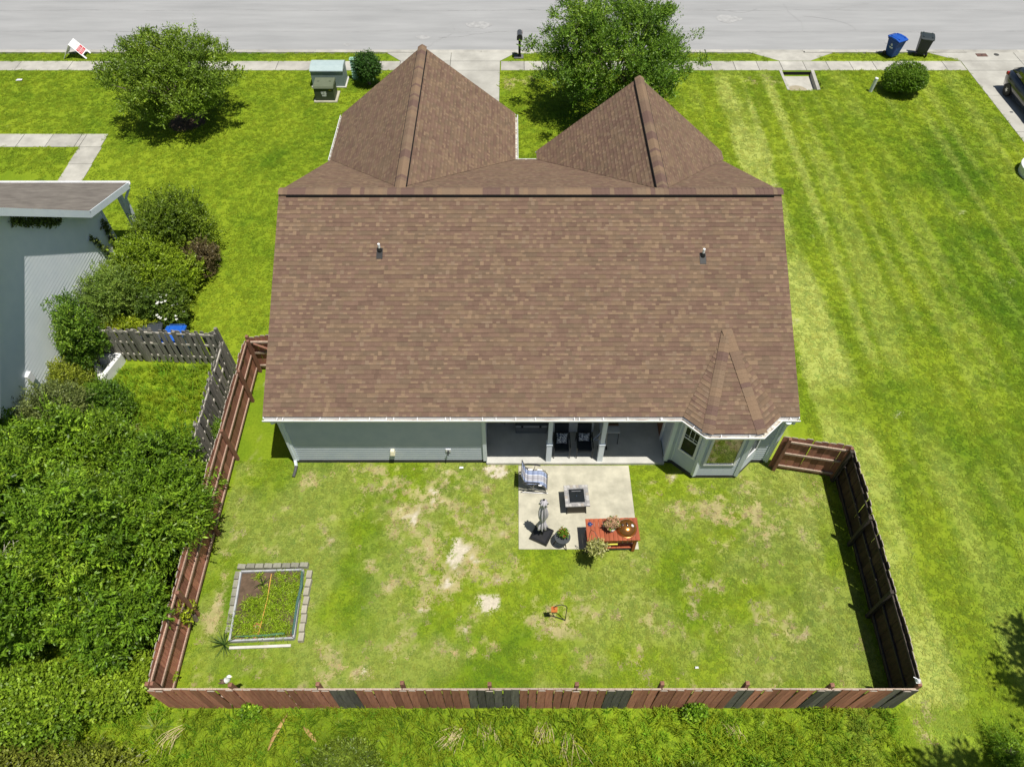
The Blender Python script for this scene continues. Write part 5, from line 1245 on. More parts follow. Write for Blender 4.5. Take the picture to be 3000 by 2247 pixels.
mb = MB(); mb.box(-.53, .53, -.283, .28, .40, .42); mb.build('trim', MT['white'], bx_)
for s in (-1, 1): mb = MB(); mb.box(s * .30 - .035, s * .30 + .035, -.305, -.285, .36, .46); mb.build('latch', MT['black'], bx_)
pot_plant('potted_flowers', 'pale flowers in a pot on the storage chest', (.80, 14.0, .115 + .52), [(.06, 0), (.08, .1), (.07, .1)], MT['white'], [(0, 0, .17, .13, .1, .07), (-.2, 0, .15, .1, .08, .06)], 40, .06, .04, G6, 21, 40, [(.55, .5, .52), (.65, .62, .62)], .03)
cv = thing('folded_chair', 'grey folded camp chair leaning in the left corner of the porch', 'folded chair', (-.30, 14.2, .115))
mb = MB(); mb.lathe([(.05, 0), (.12, .12), (.17, .35), (.18, .6), (.12, .85), (.05, .95)], 30, fold=lambda a, i: 1 + .3 * math.cos(6 * a + i * .3)); mb.build('fabric', M('grey_canvas', (.16, .17, .175), (.22, .23, .23), rough=.9), cv, smooth=True)
mb = MB()
for k in range(4): a = k * 1.57 + .4; mb.tube([(.12 * math.cos(a), .12 * math.sin(a), 0), (.09 * math.cos(a + .5), .09 * math.sin(a + .5), 1.0)], .01, 6)
mb.build('frame', MT['metal'], cv)
ft = thing('folding_table', 'light grey folding table carrying the black griddle on the porch', 'table', (3.22, 13.55, .115))
mb = MB(); mb.box(-.36, .30, -.27, .27, .66, .70); mb.build('table_top', M('table_grey', (.42, .43, .44), rough=.5), ft, bevel=.015)
for s in (-1, 1):
    mb = MB(); mb.tube([(s * .26, -.22, .66), (s * .28, -.25, 0)], .014, 6); mb.build('leg', MT['darkmetal'], ft); mb = MB(); mb.tube([(s * .26, .22, .66), (s * .28, .25, 0)], .014, 6); mb.build('leg', MT['darkmetal'], ft)
mb = MB(); mb.tube([(-.34, -.25, .62), (-.60, -.36, .35)], .012, 6); mb.tube([(-.34, -.25, .30), (-.62, -.30, .20)], .012, 6); mb.build('side_brace', MT['chrome'], ft)
gr = thing('griddle', 'black tabletop griddle with wooden front edge on the porch table', 'griddle', (3.27, 13.66, .815))
mb = MB(); mb.box(-.22, .20, -.12, .17, .04, .16); mb.build('body', M('griddle_black', (.01, .01, .011), rough=.35), gr, bevel=.015)
mb = MB(); mb.box(-.23, .21, -.15, -.12, .05, .10); mb.build('front_edge', M('walnut_edge', (.16, .09, .05), rough=.5), gr)
for s in (-1, 1):
    for t_ in (-1, 1): mb = MB(); mb.box(s * .18 - .02, s * .18 + .02, t_ * .1 - .02, t_ * .1 + .02, 0, .04); mb.build('foot', MT['black'], gr)
ct = thing('trolley_wheel_cart', 'small black-wheeled hand trolley behind the right porch column', 'trolley', (2.98, 13.15, .115))
for s in (-1, 1):
    mb = MB(); mb.lathe([(.03, -.018), (.07, -.018), (.075, 0), (.07, .018), (.03, .018)], 18); mb.build('wheel', MT['black'], ct, loc=(s * .13, -.05, .075), rot=(0, R(90), 0))
mb = MB(); mb.tube([(-.12, -.05, .075), (-.12, .2, .62)], .012, 6); mb.tube([(.12, -.05, .075), (.12, .2, .62)], .012, 6); mb.tube([(-.12, .2, .62), (.12, .2, .62)], .012, 6); mb.tube([(-.13, -.05, .075), (.13, -.05, .075)], .01, 6); mb.build('frame', MT['metal'], ct)
# ------------------------------------------------------------------ back yard: target stand, garden bed, bird, lamp
ts = thing('target_stand', 'small steel hook stand with orange plate target on the lawn', 'target stand', (1.50, 7.40, 0))
mb = MB(); mb.tube([(0, 0, 0), (.0, .02, .90), (-.03, .04, .98), (-.16, .05, 1.05), (-.30, .03, 1.03), (-.34, .02, .98)], .012, 8); mb.build('pole', MT['darkmetal'], ts)
mb = MB(); mb.tube([(0, 0, .06), (-.34, .12, .05), (-.52, .16, .03)], .012, 6); mb.tube([(-.30, .1, .05), (-.36, .22, 0)], .01, 6); mb.build('foot_bar', MT['darkmetal'], ts)
OR = M('orange_paint', (.58, .17, .04), (.66, .22, .06), scale=8, rough=.6)
mb = MB(); mb.obox((-.34, .02, .80), (.17, .02, .17), Matrix.Rotation(R(-35), 3, 'X')); mb.build('plate', OR, ts)
mb = MB(); mb.tube([(-.34, .0, .62), (-.34, .02, .62)], .065, 18); mb.tube([(-.34, .01, .90), (-.34, .01, .60)], .006, 5); mb.build('gong', MT['darkmetal'], ts)
gb = thing('garden_bed', 'square raised garden bed edged with concrete blocks', 'garden bed', (-6.97, 7.80, 0))
def gl(x, y): return (x + 6.97, y - 7.80)
mb = MB(); mb.prism([gl(-7.92, 8.78), gl(-6.18, 8.84), gl(-6.08, 6.90), gl(-7.76, 6.82)], -.02, .07); mb.build('soil', MT['soil'], gb)
FRM = M('grey_timber', (.30, .31, .32), (.46, .47, .48), scale=4, rough=.7)
crn = [gl(-7.95, 8.81), gl(-6.14, 8.87), gl(-6.04, 6.87), gl(-7.79, 6.79)]
for a, b in zip(crn, crn[1:] + crn[:1]): mb = MB(); mb.bar((*a, .08), (*b, .08), .05, .15); mb.build('frame_board', FRM, gb)
def bmesh_(s_, mt='block'): 
    m_ = MB(); x, y, h = s_; m_.hexa([(-x, -y, 0), (x, -y, 0), (x, y, 0), (-x, y, 0)], [(-x * .92, -y * .9, h), (x * .92, -y * .9, h), (x * .92, y * .9, h), (-x * .92, y * .9, h)]); return m_.mesh('block', MT[mt])
B1 = bmesh_((.125, .08, .13)); B2 = bmesh_((.08, .125, .13)); B1o = bmesh_((.125, .08, .13), 'blockold'); B2o = bmesh_((.07, .125, .10), 'blockold')
rr = random.Random(2)
for i in range(8): x_, y_ = gl(-7.98 + i * .262, 8.985 + i * .006); inst('block', B1o, gb, (x_, y_, 0), (rr.uniform(-.05, .05), rr.uniform(-.05, .05), rr.uniform(-.06, .06)))
for i in range(8): x_, y_ = gl(-5.95 + i * .012 + .02 * (i % 2), 8.74 - i * .262); inst('block', B2, gb, (x_, y_, 0), (rr.uniform(-.05, .05), rr.uniform(-.08, .08), rr.uniform(-.08, .08)))
for i in range(7): x_, y_ = gl(-8.06 + i * .022, 8.72 - i * .262); inst('block', B2o, gb, (x_, y_, 0), (0, rr.uniform(-.1, .1), rr.uniform(-.05, .05)))
mb = MB(); mb.box(-.85, .83, -.035, .035, 0, .06); x_, y_ = gl(-6.93, 6.66); mb.build('edging_strip', M('old_white_vinyl', (.50, .48, .43), (.62, .60, .56), rough=.6), gb, loc=(x_, y_, 0), rot=(0, 0, .04))
x_, y_ = gl(-6.10, 7.85); mb = MB(); mb.tube([(x_ - .05, y_ + .95, .17), (x_ + .02, y_ + .5, .19), (x_ - .01, y_, .18), (x_ + .03, y_ - .9, .17)], [.03, .045, .04, .03], 8); mb.build('rolled_netting', M('green_net', (.03, .10, .08), (.10, .17, .14), scale=30, rough=.8), gb)
x_, y_ = gl(-6.95, 6.92); mb = MB(); mb.tube([(x_ - .7, y_ - .02, .16), (x_, y_ + .0, .17), (x_ + .65, y_ + .07, .15)], [.015, .03, .04], 8); mb.build('rolled_netting', M('green_net2', (.03, .13, .07), (.12, .22, .10), scale=30, rough=.8), gb)
# weeds in the bed: many, one part
PXw = []; 
xw = rs.uniform(-7.88, -6.14, 1500); yw = rs.uniform(6.9, 8.78, 1500); k = fbm(xw * 2.2, yw * 2.2, 77) + .22 * np.clip((xw + 7.0), -.6, .5) - .25 * ((xw > -6.45) & (yw < 7.5)) - .12 * ((xw < -7.0) & (yw > 7.9)) + .12 * (yw < 7.3) * (xw < -6.6)
sel = k > .31; cl = [(a, b, .09, .05, .05, .05) for a, b in zip(xw[sel] + 6.97, yw[sel] - 7.80)]
V, Cc = foliage(cl, min(2600, len(cl) * 2), .085, .016, [(.14, .24, .015), (.20, .32, .02), (.28, .40, .03)], 61, per=6, shell=.2, zmin=-.1, upb=.1); wo_ = leaves_obj('weeds', V, Cc, gb); tag(wo_, kind='stuff')
mb = MB(); mb.tube([(-7.03, 8.72, .16), (-7.0, 8.0, .13), (-7.02, 7.0, .16)], .014, 7); mb.build('bamboo_cane', M('orange_cane', (.55, .28, .06), (.66, .42, .10), rough=.5))
tag(bpy.data.objects['bamboo_cane'], 'orange bamboo cane lying across the garden bed', 'cane')
TC = M('terracotta', (.40, .13, .06), (.48, .18, .09), scale=8, rough=.85)
for (x, y, lb, z) in ((-7.12, 7.20, 'upper terracotta pot sunk in the garden bed', .09), (-7.12, 6.97, 'lower terracotta pot sunk in the garden bed', .07)):
    p_ = thing('terracotta_pot', lb, 'pot', (x, y, .03), group='terracotta pots in the garden bed')
    mb = MB(); mb.lathe([(.06, 0), (.08, z), (.095, z), (.095, z + .03), (.08, z + .03), (.075, z + .01), (.001, z + .01)], 18); mb.build('pot', TC, p_, rot=(R(6), 0, 0))
    mb = MB(); mb.lathe([(.074, z + .005), (.05, z + .015), (.001, z + .018)], 14); mb.build('soil', M('dry_soil', (.28, .2, .14), (.36, .27, .19), scale=20, rough=.95), p_)
def spiky(name, label, cat, loc, n, ln, wd, pal, seed, parent=None):
    rr = random.Random(seed); V = []; Cq = []
    for i in range(n):
        a = rr.uniform(0, 6.283); e = rr.uniform(.25, 1.25); l = ln * rr.uniform(.6, 1.1); c = np.array(pal[rr.randrange(len(pal))])
        d = np.array([math.cos(a) * math.cos(e), math.sin(a) * math.cos(e), math.sin(e)]); s_ = np.array([-math.sin(a), math.cos(a), 0]); p = np.array([0, 0, .02]); prev = p
        pts = [p]
        for k in range(4): d = d + np.array([0, 0, -.28]); d /= np.linalg.norm(d); p = p + d * l / 4; p[2] = max(p[2], .02); pts.append(p)
        ws = [wd * .7, wd, wd * .8, wd * .5, .001]
        for k in range(4): V += [pts[k] - s_ * ws[k] / 2, pts[k] + s_ * ws[k] / 2, pts[k + 1] + s_ * ws[k + 1] / 2, pts[k + 1] - s_ * ws[k + 1] / 2]; Cq += [c] * 4
    o = leaves_obj(name, np.array(V), np.array(Cq)); o.location = loc; tag(o, label, cat); return o
spiky('spiky_plant', 'dark spiky leaved plant at the lower left corner of the garden bed', 'plant', (-7.95, 6.72, 0), 30, .48, .025, [(.03, .07, .015), (.06, .12, .02), (.11, .18, .03)], 3)
spiky('leafy_seedling', 'dark strap-leaved seedling in the upper part of the garden bed', 'plant', (-7.25, 8.45, .07), 9, .36, .035, [(.03, .06, .012), (.20, .26, .03)], 5)
spiky('weed_tuft', 'long green weed tuft at the foot of the silvered fence', 'plant', (-11.4, 16.55, 0), 30, .7, .02, [(.10, .17, .015), (.16, .24, .02), (.2, .26, .04)], 7)
spiky('fan_palm_seedling', 'small fan-shaped palm seedling at the foot of the left fence corner', 'plant', (-9.2, 4.6, 0), 22, .55, .035, [(.12, .2, .02), (.2, .28, .03), (.28, .34, .05)], 9)
# bird figure on a fence post
bd = thing('bird', 'brown bird with a white neck perched on the left part of the back fence', 'bird', (-6.93, 5.235, 1.78))
BW = M('bird_white', (.75, .75, .72), rough=.7); BB = M('bird_brown', (.13, .085, .055), (.20, .14, .10), scale=20, rough=.85); BG = M('bird_bill', (.72, .66, .42), rough=.6)
mb = MB(); pts = [(-.20, -.04, .02), (-.12, -.03, .06), (-.02, 0, .10), (.04, .02, .15), (.06, .03, .22), (.075, .035, .29), (.11, .035, .315), (.15, .03, .30), (.185, .03, .29)]
rad = [.015, .05, .075, .065, .042, .036, .04, .028, .006]
mb.tube(pts, rad, 12); mb.m = [0] * len(mb.f)
for i in range(len(mb.f)):
    seg = i // 12
    mb.m[i] = 1 if seg < 2 else (0 if seg < 7 else 2)
mb.build('body', [BW, BB, BG], bd, smooth=True)
mb = MB(); mb.tube([(.0, .02, .05), (.0, .02, .0)], .008, 5); mb.tube([(.0, -.02, .05), (.0, -.02, .0)], .008, 5); mb.build('legs', BG, bd)
mb = MB(); mb.obox((-.10, .02, .085), (.20, .02, .07), Matrix.Rotation(R(-14), 3, 'Y')); mb.obox((-.10, -.06, .085), (.20, .02, .07), Matrix.Rotation(R(-14), 3, 'Y')); mb.build('wings', BB, bd, bevel=.01)
wl = thing('post_lamp', 'small white solar lamp on the right back corner post', 'lamp', (9.88, 5.23, 1.84))
mb = MB(); mb.box(-.05, .05, -.05, .05, -.02, .01); mb.lathe([(.03, .01), (.05, .04), (.035, .08), (.01, .10)], 10); mb.build('lamp_body', MT['white'], wl)
mb = MB(); mb.obox((-.07, .05, .08), (.10, .02, .012), Matrix.Rotation(R(-30), 3, 'Z')); mb.build('lamp_arm', MT['white'], wl)
# ------------------------------------------------------------------ neighbour's side: bins and tub
def wheelie(label, loc, rz, col, lidcol, logo=False, group='rubbish carts'):
    c = thing('wheeled_bin', label, 'rubbish bin', loc, rz, group)
    m1 = M('bin_body', col, tuple(x * 1.25 for x in col), scale=4, rough=.45, spec=.4); m2 = M('bin_lid', lidcol, tuple(x * 1.2 for x in lidcol), scale=4, rough=.4, spec=.4)
    mb = MB(); mb.hexa([(-.25, -.24, .06), (.25, -.24, .06), (.25, .26, .06), (-.25, .26, .06)], [(-.33, -.37, .98), (.33, -.37, .98), (.33, .36, .98), (-.33, .36, .98)]); mb.build('body', m1, c, bevel=.035)
    mb = MB(); mb.box(-.35, .35, -.40, .38, .93, .985); mb.build('rim', m1, c, bevel=.012)
    mb = MB(); prof = [(-.43, .99), (-.41, 1.03), (-.15, 1.085), (.15, 1.085), (.40, 1.04), (.43, .99)]; mb.extr(prof, -.36, .36); l_ = mb.build('lid', m2, c, bevel=.02)
    mb = MB(); mb.box(-.25, -.2, -.3, .3, 1.05, 1.095); mb.box(.2, .25, -.3, .3, 1.05, 1.095); mb.build('lid_ribs', m2, l_)
    mb = MB(); mb.tube([(-.27, .41, .99), (-.27, .47, 1.01), (.27, .47, 1.01), (.27, .41, .99)], .018, 8); mb.build('handle', m1, c)
    for s in (-1, 1):
        mb = MB(); mb.lathe([(.04, -.03), (.12, -.03), (.13, 0), (.12, .03), (.04, .03)], 18); mb.build('wheel', MT['black'], c, loc=(s * .28, .27, .13), rot=(0, R(90), 0))
    mb = MB(); mb.tube([(-.28, .27, .13), (.28, .27, .13)], .015, 6); mb.build('axle', MT['darkmetal'], c)
    if logo:
        # recycling arrows and a line of print on the side
        W_ = MT['white']; mb = MB()
        def on_side(y_, z_): 
            f = (z_ - .06) / .92; return (-(.25 + .08 * f) - .006, y_, z_)
        for k in range(3):
            a = k * 2.094 + 1.571; a2 = a + 2.094
            p0 = Vector((math.cos(a) * .075, math.sin(a) * .075)); p1 = Vector((math.cos(a2) * .075, math.sin(a2) * .075)); q0 = p0.lerp(p1, .16); q1 = p0.lerp(p1, .68); n_ = Vector((-(p1 - p0).y, (p1 - p0).x)).normalized() * .016
            mb.add([on_side(q0.x - n_.x, .70 + q0.y - n_.y), on_side(q1.x - n_.x, .70 + q1.y - n_.y), on_side(q1.x + n_.x, .70 + q1.y + n_.y), on_side(q0.x + n_.x, .70 + q0.y + n_.y)], [(0, 1, 2, 3)])
            t_ = p0.lerp(p1, .90); mb.add([on_side(q1.x - 2.1 * n_.x, .70 + q1.y - 2.1 * n_.y), on_side(t_.x, .70 + t_.y), on_side(q1.x + 2.1 * n_.x, .70 + q1.y + 2.1 * n_.y)], [(0, 1, 2)])
        mb.add([on_side(-.13, .545), on_side(.13, .545), on_side(.13, .585), on_side(-.13, .585)], [(0, 1, 2, 3)]); mb.add([on_side(-.10, .50), on_side(.10, .50), on_side(.10, .52), on_side(-.10, .52)], [(0, 1, 2, 3)])
        mb.build('recycling_mark', W_, c)
    return c
BLU = (.008, .045, .22); BLL = (.012, .075, .36); DGR = (.018, .026, .026); DGL = (.028, .036, .037)
wheelie('blue recycling bin with white arrows standing on the verge', (21.25, 39.45, .02), R(-62) + R(90), BLU, BLL, True)
wheelie('dark grey-green rubbish bin standing on the verge', (22.95, 39.65, .02), R(-18) + R(180), DGR, DGL)
wheelie('dark grey bin behind the silvered fence', (-12.95, 17.50, 0), R(12), (.03, .036, .042), (.045, .052, .06)); wheelie('blue-lidded bin behind the silvered fence', (-12.12, 17.42, 0), R(2), (.01, .06, .28), (.015, .10, .45))
tb = thing('corner_tub', 'white moulded corner tub half hidden by shrubs behind the silvered fence', 'tub', (-14.55, 16.62, 0), R(4))
mb = MB()
out = [(-.65, .42), (.38, .42), (.45, .36), (.42, .20), (.10, -.75), (-.02, -.80), (-.12, -.70)]
inn = [(-.48, .26), (.18, .28), (.24, .22), (.22, .12), (.02, -.50), (-.04, -.54), (-.10, -.46)]
n = len(out); v = [(x, y, 0) for x, y in out] + [(x, y, .42) for x, y in out] + [(x, y, .42) for x, y in inn] + [(x * .8, y * .8, .12) for x, y in inn]
mb.add(v, [(i, (i + 1) % n, n + (i + 1) % n, n + i) for i in range(n)] + [(n + i, n + (i + 1) % n, 2 * n + (i + 1) % n, 2 * n + i) for i in range(n)] + [(2 * n + i, 2 * n + (i + 1) % n, 3 * n + (i + 1) % n, 3 * n + i) for i in range(n)] + [tuple(3 * n + i for i in range(n))])
mb.build('shell', M('tub_white', (.70, .70, .69), (.78, .78, .77), rough=.35), tb, bevel=.02)
mb = MB(); mb.obox((.06, -.12, .17), (.20, .30, .12), Matrix.Rotation(R(18), 3, 'Z')); mb.build('seat', M('tub_seat', (.66, .66, .66), rough=.4), tb, bevel=.05)
# ------------------------------------------------------------------ front: utilities, mailbox, sign, pipe, drain, meter lids
ub = thing('utility_cabinet', 'pale grey-blue utility cabinet with sloping lid by the sidewalk', 'utility box', (-9.72, 36.6, 0))
mb = MB(); mb.box(-.92, .92, -.55, .55, -.02, .06); mb.build('pad', MT['conc'], ub)
mb = MB(); mb.box(-.85, .85, -.48, .48, .06, .86); mb.build('body', M('cabinet_grey', (.20, .26, .26), (.23, .29, .29), rough=.5), ub, bevel=.01)
mb = MB(); mb.extr([(-.52, .86), (-.52, .93), (-.20, 1.06), (.30, 1.08), (.52, .98), (.52, .86)], -.87, .87); mb.build('lid', M('cabinet_lid', (.36, .45, .45), (.40, .49, .49), rough=.45), ub, bevel=.01)
tf = thing('transformer', 'green ground transformer box with white stickers on a concrete pad', 'transformer', (-9.68, 35.1, 0))
mb = MB(); mb.box(-.58, .62, -.52, .55, -.02, .07); mb.build('pad', MT['patio'], tf)
TG = M('transformer_green', (.045, .06, .035), (.055, .072, .042), rough=.5)
mb = MB(); mb.box(-.50, .50, -.42, .42, .07, .74); mb.build('body', TG, tf, bevel=.01)
mb = MB(); mb.hexa([(-.53, -.46, .74), (.53, -.46, .74), (.53, .45, .74), (-.53, .45, .74)], [(-.51, -.40, .84), (.51, -.40, .84), (.51, .42, .87), (-.51, .42, .87)]); mb.build('lid', M('transformer_lid', (.12, .14, .085), (.14, .16, .10), rough=.5), tf, bevel=.008)
WS = M('sticker', (.62, .64, .62), (.30, .33, .33), scale=40, rough=.5, lo=.5, hi=.55)
for (x0, x1, z0, z1) in ((-.15, -.02, .42, .55), (.0, .12, .40, .57), (-.12, .10, .30, .385)): mb = MB(); mb.box(x0, x1, -.424, -.42, z0, z1); mb.build('sticker', WS, tf)
mb = MB(); mb.box(.27, .42, -.424, -.42, .62, .66); mb.build('number_plate', M('yellow_print', (.55, .48, .02), (.05, .05, .02), scale=30, rough=.5, lo=.5, hi=.55), tf)
for x_ in (-.3, .3): mb = MB(); mb.box(x_ - .05, x_ + .05, .05, .09, .845, .87); mb.build('lifting_lug', TG, tf)
pd = thing('cable_pedestal', 'mint-green ribbed cable pedestal beside the dark shrub', 'pedestal', (-8.42, 37.0, 0))
MG = M('mint_plastic', (.30, .52, .40), (.34, .56, .44), rough=.45)
mb = MB(); mb.box(-.15, .15, -.11, .11, 0, 1.05); mb.build('post', MG, pd, bevel=.04)
mb = MB(); mb.box(-.19, .19, -.15, .15, 1.05, 1.15); mb.build('cap', MG, pd, bevel=.05)
for k in range(6): mb = MB(); mb.hexa([(-.16, -.14, .16 + k * .145), (.16, -.14, .16 + k * .145), (.16, -.11, .16 + k * .145), (-.16, -.11, .16 + k * .145)], [(-.16, -.115, .23 + k * .145), (.16, -.115, .23 + k * .145), (.16, -.11, .23 + k * .145), (-.16, -.11, .23 + k * .145)]); mb.build('rib', MG, pd)
ml = thing('mailbox', 'black mailbox on a black post beside the driveway', 'mailbox', (.42, 39.35, 0))
mb = MB(); mb.box(-.30, .22, -.2, .22, -.02, .05); mb.build('base_slab', M('dark_slab', (.10, .10, .10), (.16, .16, .155), scale=6, rough=.9), ml)
mb = MB(); mb.box(-.065, .065, -.065, .065, .05, 1.08); mb.box(-.09, .09, -.09, .09, .05, .14); mb.build('post', M('mail_black', (.006, .006, .007), rough=.55), ml)
prf = [(-.15, 1.08), (.15, 1.08), (.15, 1.25), (.11, 1.33), (.05, 1.37), (-.05, 1.37), (-.11, 1.33), (-.15, 1.25)]
mb = MB(); mb.extr(prf, -.24, .36, axis='y'); mb.build('box', M('mailbox_top', (.05, .052, .055), (.08, .08, .085), rough=.22, spec=.8), ml)
mb = MB(); mb.extr([(x_ * 1.06, 1.22 + (z_ - 1.22) * 1.05) for x_, z_ in prf], -.27, -.24, axis='y'); mb.build('back_cap', MT['darkmetal'], ml)
mb = MB(); mb.box(.155, .165, .2, .24, 1.2, 1.4); mb.build('flag', M('flag_red', (.4, .03, .02), rough=.5), ml)
# A-frame sign on the verge
sg = thing('sandwich_board', 'white A-frame sign with red panels leaning on the verge at the left', 'sign', (-24.4, 39.48, 0), 0)
SW = M('sign_white', (.80, .80, .79), rough=.5); SR_ = M('sign_red', (.55, .03, .045), rough=.5); SG_ = M('sign_script', (.50, .50, .52), rough=.5)
def sign_panel(sx):
    d = Vector((.62 * sx, 0, -.80)); l = d.length; d.normalize(); top = Vector((0, 0, .80)); nrm = Vector((.80 * sx, 0, .62)).normalized()
    P_ = lambda t, y_, h=0: top + d * t + Vector((0, y_, 0)) + nrm * h
    m_ = MB()
    def slab(t0, t1, y0, y1, h0=0, h1=.015, mb_=None, mi=0): (mb_ or m_).hexa([P_(t0, y0, h0), P_(t1, y0, h0), P_(t1, y1, h0), P_(t0, y1, h0)], [P_(t0, y0, h1), P_(t1, y0, h1), P_(t1, y1, h1), P_(t0, y1, h1)], mi)
    slab(0, .78, -.37, .37); slab(.78, l, -.37, -.25); slab(.78, l, .25, .37)
    p_ = m_.build('panel', SW, sg)
    if sx > 0:
        r_ = MB(); slab(.40, .545, -.31, .31, .015, .019, r_); slab(.57, .72, -.31, .31, .015, .019, r_); r_.build('red_panel', SR_, p_)
        t_ = MB(); rr = random.Random(3)
        for row in (.44, .50, .61, .67):
            y_ = -.22
            while y_ < .2:
                w_ = rr.uniform(.025, .05); slab(row - .018, row + .018, y_, y_ + w_ * .65, .019, .021, t_); y_ += w_ + .015
        t_.build('print_marks', SW, p_)
        t_ = MB()
        pts = [P_(.22 + .09 * math.sin(a * 1.3), -.24 + .055 * a + .05 * math.sin(a * 2.3), .02) for a in np.linspace(0, 8, 40)]
        t_.tube(pts, .007, 4); t_.build('script_mark', SG_, p_)
sign_panel(1); sign_panel(-1)
mb = MB(); mb.lathe([(.09, 0), (.09, .75), (.085, .76), (.001, .76)], 18); wp = mb.build('standpipe', M('pvc_white', (.62, .66, .66), (.7, .72, .72), rough=.4), loc=(18.95, 35.7, 0), rot=(R(2), R(3), 0)); tag(wp, 'short white plastic standpipe left of the round shrub', 'pipe')
dn = thing('storm_drain', 'open concrete storm drain inlet sunk in the lawn below the sidewalk', 'storm drain', (15.55, 36.8, 0))
mb = MB(); mb.prism([(-.85, -.98), (.80, -.90), (.83, 1.03), (-.80, 1.03)], -.30, -.24); mb.build('floor', MT['walk'], dn)
mb = MB(); mb.hexa([(-.95, -.95, -.3), (-.83, -.98, -.3), (-.78, 1.05, -.3), (-.93, 1.05, -.3)], [(-.95, -.95, .02), (-.83, -.98, .02), (-.78, 1.05, .03), (-.93, 1.05, .03)]); mb.build('side_wall', MT['walk'], dn)
mb = MB(); mb.hexa([(.62, -.98, -.3), (.80, -.92, -.3), (.97, 1.05, -.3), (.80, 1.05, -.3)], [(.62, -.98, .03), (.80, -.92, .03), (.97, 1.05, .04), (.80, 1.05, .04)]); mb.build('side_wall', MT['walk'], dn)
mb = MB(); mb.box(-.95, 1.0, .93, 1.06, -.30, -.02); mb.build('throat', MT['vent_gap'], dn)
mb = MB(); mb.lathe([(.55, -.235), (.35, -.215), (.001, -.20)], 16, (-.25, -.6, 0)); mb.build('silt', M('silt', (.30, .26, .17), (.38, .34, .25), scale=6, rough=.95), dn)
ap = MB(); ap.prism([(13.5, 39.84), (14.9, 38.92), (16.6, 38.92), (18.1, 39.84)], -.06, .010); tag(ap.build('drain_apron', MT['walk']), kind='structure')
mt_ = M('rusty_lid', (.10, .055, .045), (.15, .09, .07), scale=10, rough=.8)
lid_ = thing('meter_lid', 'rusty rectangular meter lid in the neighbouring driveway apron', 'meter lid', (26.4, 39.55, .012))
mb = MB(); mb.box(-.30, .30, -.17, .17, 0, .012); mb.build('plate', mt_, lid_); mb = MB(); mb.lathe([(.04, .012), (.04, .018)], 12); mb.build('bolt', MT['darkmetal'], lid_)
mb = MB(); mb.lathe([(.14, 0), (.14, .012), (.10, .016)], 18); tag(mb.build('drain_cap', M('dark_cap', (.06, .06, .055), rough=.7), loc=(27.25, 39.6, .012)), 'small round dark cap beside the rusty meter lid', 'drain cap')
pw = thing('round_basin', 'low round white-rimmed basin on the lawn at the right picture edge', 'basin', (24.55, 28.35, 0))
mb = MB(); mb.lathe([(.95, 0), (1.0, .35), (1.0, .40), (.92, .42), (.84, .36), (.80, .12), (.001, .10)], 36); mb.build('shell', M('basin_white', (.66, .68, .66), (.74, .75, .73), rough=.5), pw)
mb = MB(); mb.lathe([(.81, .2), (.4, .202), (.001, .203)], 30); mb.build('water', glassmat('basin_water', (.05, .07, .08), .15, .05), pw)
for (x, y, lb, s_) in ((-26.5, 36.8, 'scrap of white paper on the left front lawn', .16), (5.0, 6.1, 'white scrap on the right part of the back lawn', .05), (-1.65, 12.42, 'white scrap at the foot of the back wall', .07), (7.3, 3.3, 'small white scrap in the shaded rough grass', .08)):
    m_ = MB(); m_.add([(-s_, -s_ * .6, .06), (s_, -s_ * .5, .07), (s_ * .9, s_ * .6, .05), (0, s_ * .2, .09), (-s_ * .8, s_ * .6, .06)], [(0, 1, 3), (1, 2, 3), (2, 4, 3), (4, 0, 3)]); tag(m_.build('litter_scrap', MT['white'], loc=(x, y, 0)), lb, 'litter')
# ------------------------------------------------------------------ parked car in the neighbour's driveway, rear towards the road
car = thing('parked_car', 'dark blue-black hatchback parked in the neighbouring driveway at the right edge', 'car', (26.72, 34.0, .012))
CP = M('car_paint', (.010, .013, .018), (.012, .015, .021), rough=.28, coat=1.0, spec=.5); CG = glassmat('car_glass', (.008, .01, .012), .12)
def loft(mb, secs, mi=0):
    """secs: (y, half width at sill, half width at waist, z sill, z waist)"""
    rings = []
    for (y, a, b, z0, z1, zt) in secs:
        rings.append([(-a, y, z0), (-b, y, (z0 + z1) / 2), (-b * .97, y, z1), (-b * .80, y, zt), (0, y, zt + .015), (b * .80, y, zt), (b * .97, y, z1), (b, y, (z0 + z1) / 2), (a, y, z0)])
    n = 9; vs = [p for r in rings for p in r]; fs = []
    for i in range(len(rings) - 1):
        for k in range(n): fs.append((i * n + k, i * n + (k + 1) % n, (i + 1) * n + (k + 1) % n, (i + 1) * n + k))
    fs += [tuple(range(n)), tuple((len(rings) - 1) * n + k for k in range(n - 1, -1, -1))]
    mb.add(vs, fs, mi)
mb = MB(); loft(mb, [(-2.15, .60, .70, .30, .58, .66), (-2.0, .78, .86, .24, .68, .78), (-1.2, .84, .90, .22, .80, .93), (-.6, .85, .90, .22, .84, .98), (.8, .85, .91, .22, .88, 1.0), (1.6, .84, .90, .24, .92, 1.03), (1.98, .78, .86, .28, .92, 1.02), (2.12, .68, .78, .36, .86, .95)]); mb.build('body', CP, car, smooth=True)
mb = MB(); loft(mb, [(-.75, .70, .74, .95, .99, 1.0), (-.05, .74, .70, .96, 1.36, 1.42), (.7, .74, .70, .98, 1.44, 1.50), (1.45, .72, .68, 1.0, 1.38, 1.44), (2.0, .66, .68, 1.0, 1.04, 1.06)]); gh = mb.build('cabin', CP, car, smooth=True)
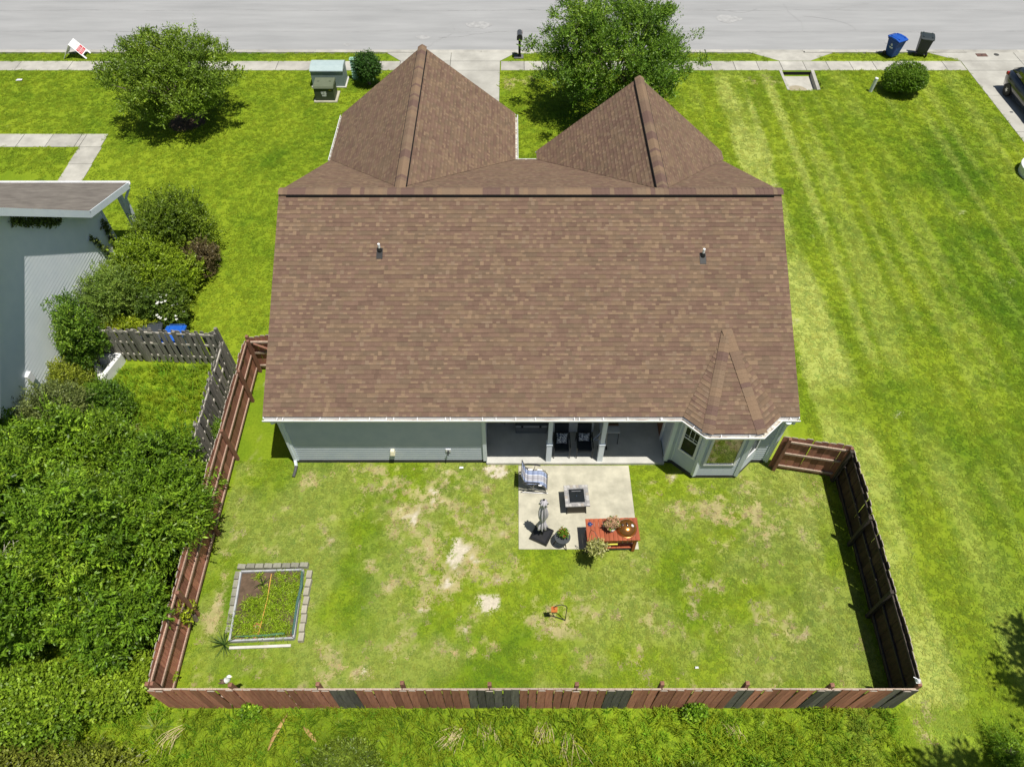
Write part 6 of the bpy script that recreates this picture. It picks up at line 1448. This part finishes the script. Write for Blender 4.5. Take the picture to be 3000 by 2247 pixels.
for s in (-1, 1):
    mb = MB(); mb.hexa([(s * .742, -.45, 1.04), (s * .742, .45, 1.04), (s * .742, .42, 1.34), (s * .742, -.08, 1.34)], [(s * .752, -.45, 1.04), (s * .752, .45, 1.04), (s * .725, .42, 1.34), (s * .725, -.08, 1.34)]); mb.build('side_window', CG, gh)
    mb = MB(); mb.hexa([(s * .742, .52, 1.04), (s * .738, 1.5, 1.08), (s * .738, 1.2, 1.34), (s * .742, .50, 1.35)], [(s * .752, .52, 1.04), (s * .748, 1.5, 1.08), (s * .722, 1.2, 1.34), (s * .725, .50, 1.35)]); mb.build('side_window', CG, gh)
    mb = MB(); mb.obox((s * .79, 2.0, .86), (.20, .18, .16), Matrix.Rotation(R(-12), 3, 'X')); mb.build('tail_light', M('tail_red', (.35, .012, .012), rough=.2, coat=1), car, bevel=.04)
    mb = MB(); mb.obox((s * .70, -2.0, .66), (.22, .16, .12)); mb.build('headlight', CG, car, bevel=.03)
    mb = MB(); mb.obox((s * .98, -.5, .98), (.16, .10, .12)); mb.build('mirror', CP, car, bevel=.03)
    for y_ in (-1.32, 1.30):
        mb = MB(); mb.lathe([(.20, -.10), (.30, -.10), (.325, -.06), (.325, .06), (.30, .10), (.20, .10)], 28); wh = mb.build('wheel', MT['black'], car, loc=(s * .83, y_, .325), rot=(0, R(90), 0), smooth=False)
        mb = MB(); mb.lathe([(.205, .07), (.215, .095), (.19, .10), (.185, .05)], 24); mb.lathe([(.04, .08), (.05, .10), (.001, .105)], 12)
        for k in range(5):
            a = k * 1.2566; mb.bar((.04 * math.cos(a - .25), .04 * math.sin(a - .25), .095), (.195 * math.cos(a - .12), .195 * math.sin(a - .12), .085), .018, .02); mb.bar((.04 * math.cos(a + .25), .04 * math.sin(a + .25), .095), (.195 * math.cos(a + .12), .195 * math.sin(a + .12), .085), .018, .02)
        rim_ = mb.build('rim', MT['chrome'], wh)
        if s < 0: rim_.rotation_euler = (R(180), 0, 0)
mb = MB(); mb.hexa([(-.58, 1.62, 1.34), (.58, 1.62, 1.34), (.62, 2.03, 1.06), (-.62, 2.03, 1.06)], [(-.58, 1.64, 1.36), (.58, 1.64, 1.36), (.62, 2.05, 1.08), (-.62, 2.05, 1.08)]); mb.build('rear_window', CG, gh)
mb = MB(); mb.hexa([(-.60, -.70, 1.02), (.60, -.70, 1.02), (.56, -.10, 1.37), (-.56, -.10, 1.37)], [(-.60, -.72, 1.04), (.60, -.72, 1.04), (.56, -.12, 1.39), (-.56, -.12, 1.39)]); mb.build('windscreen', CG, gh)
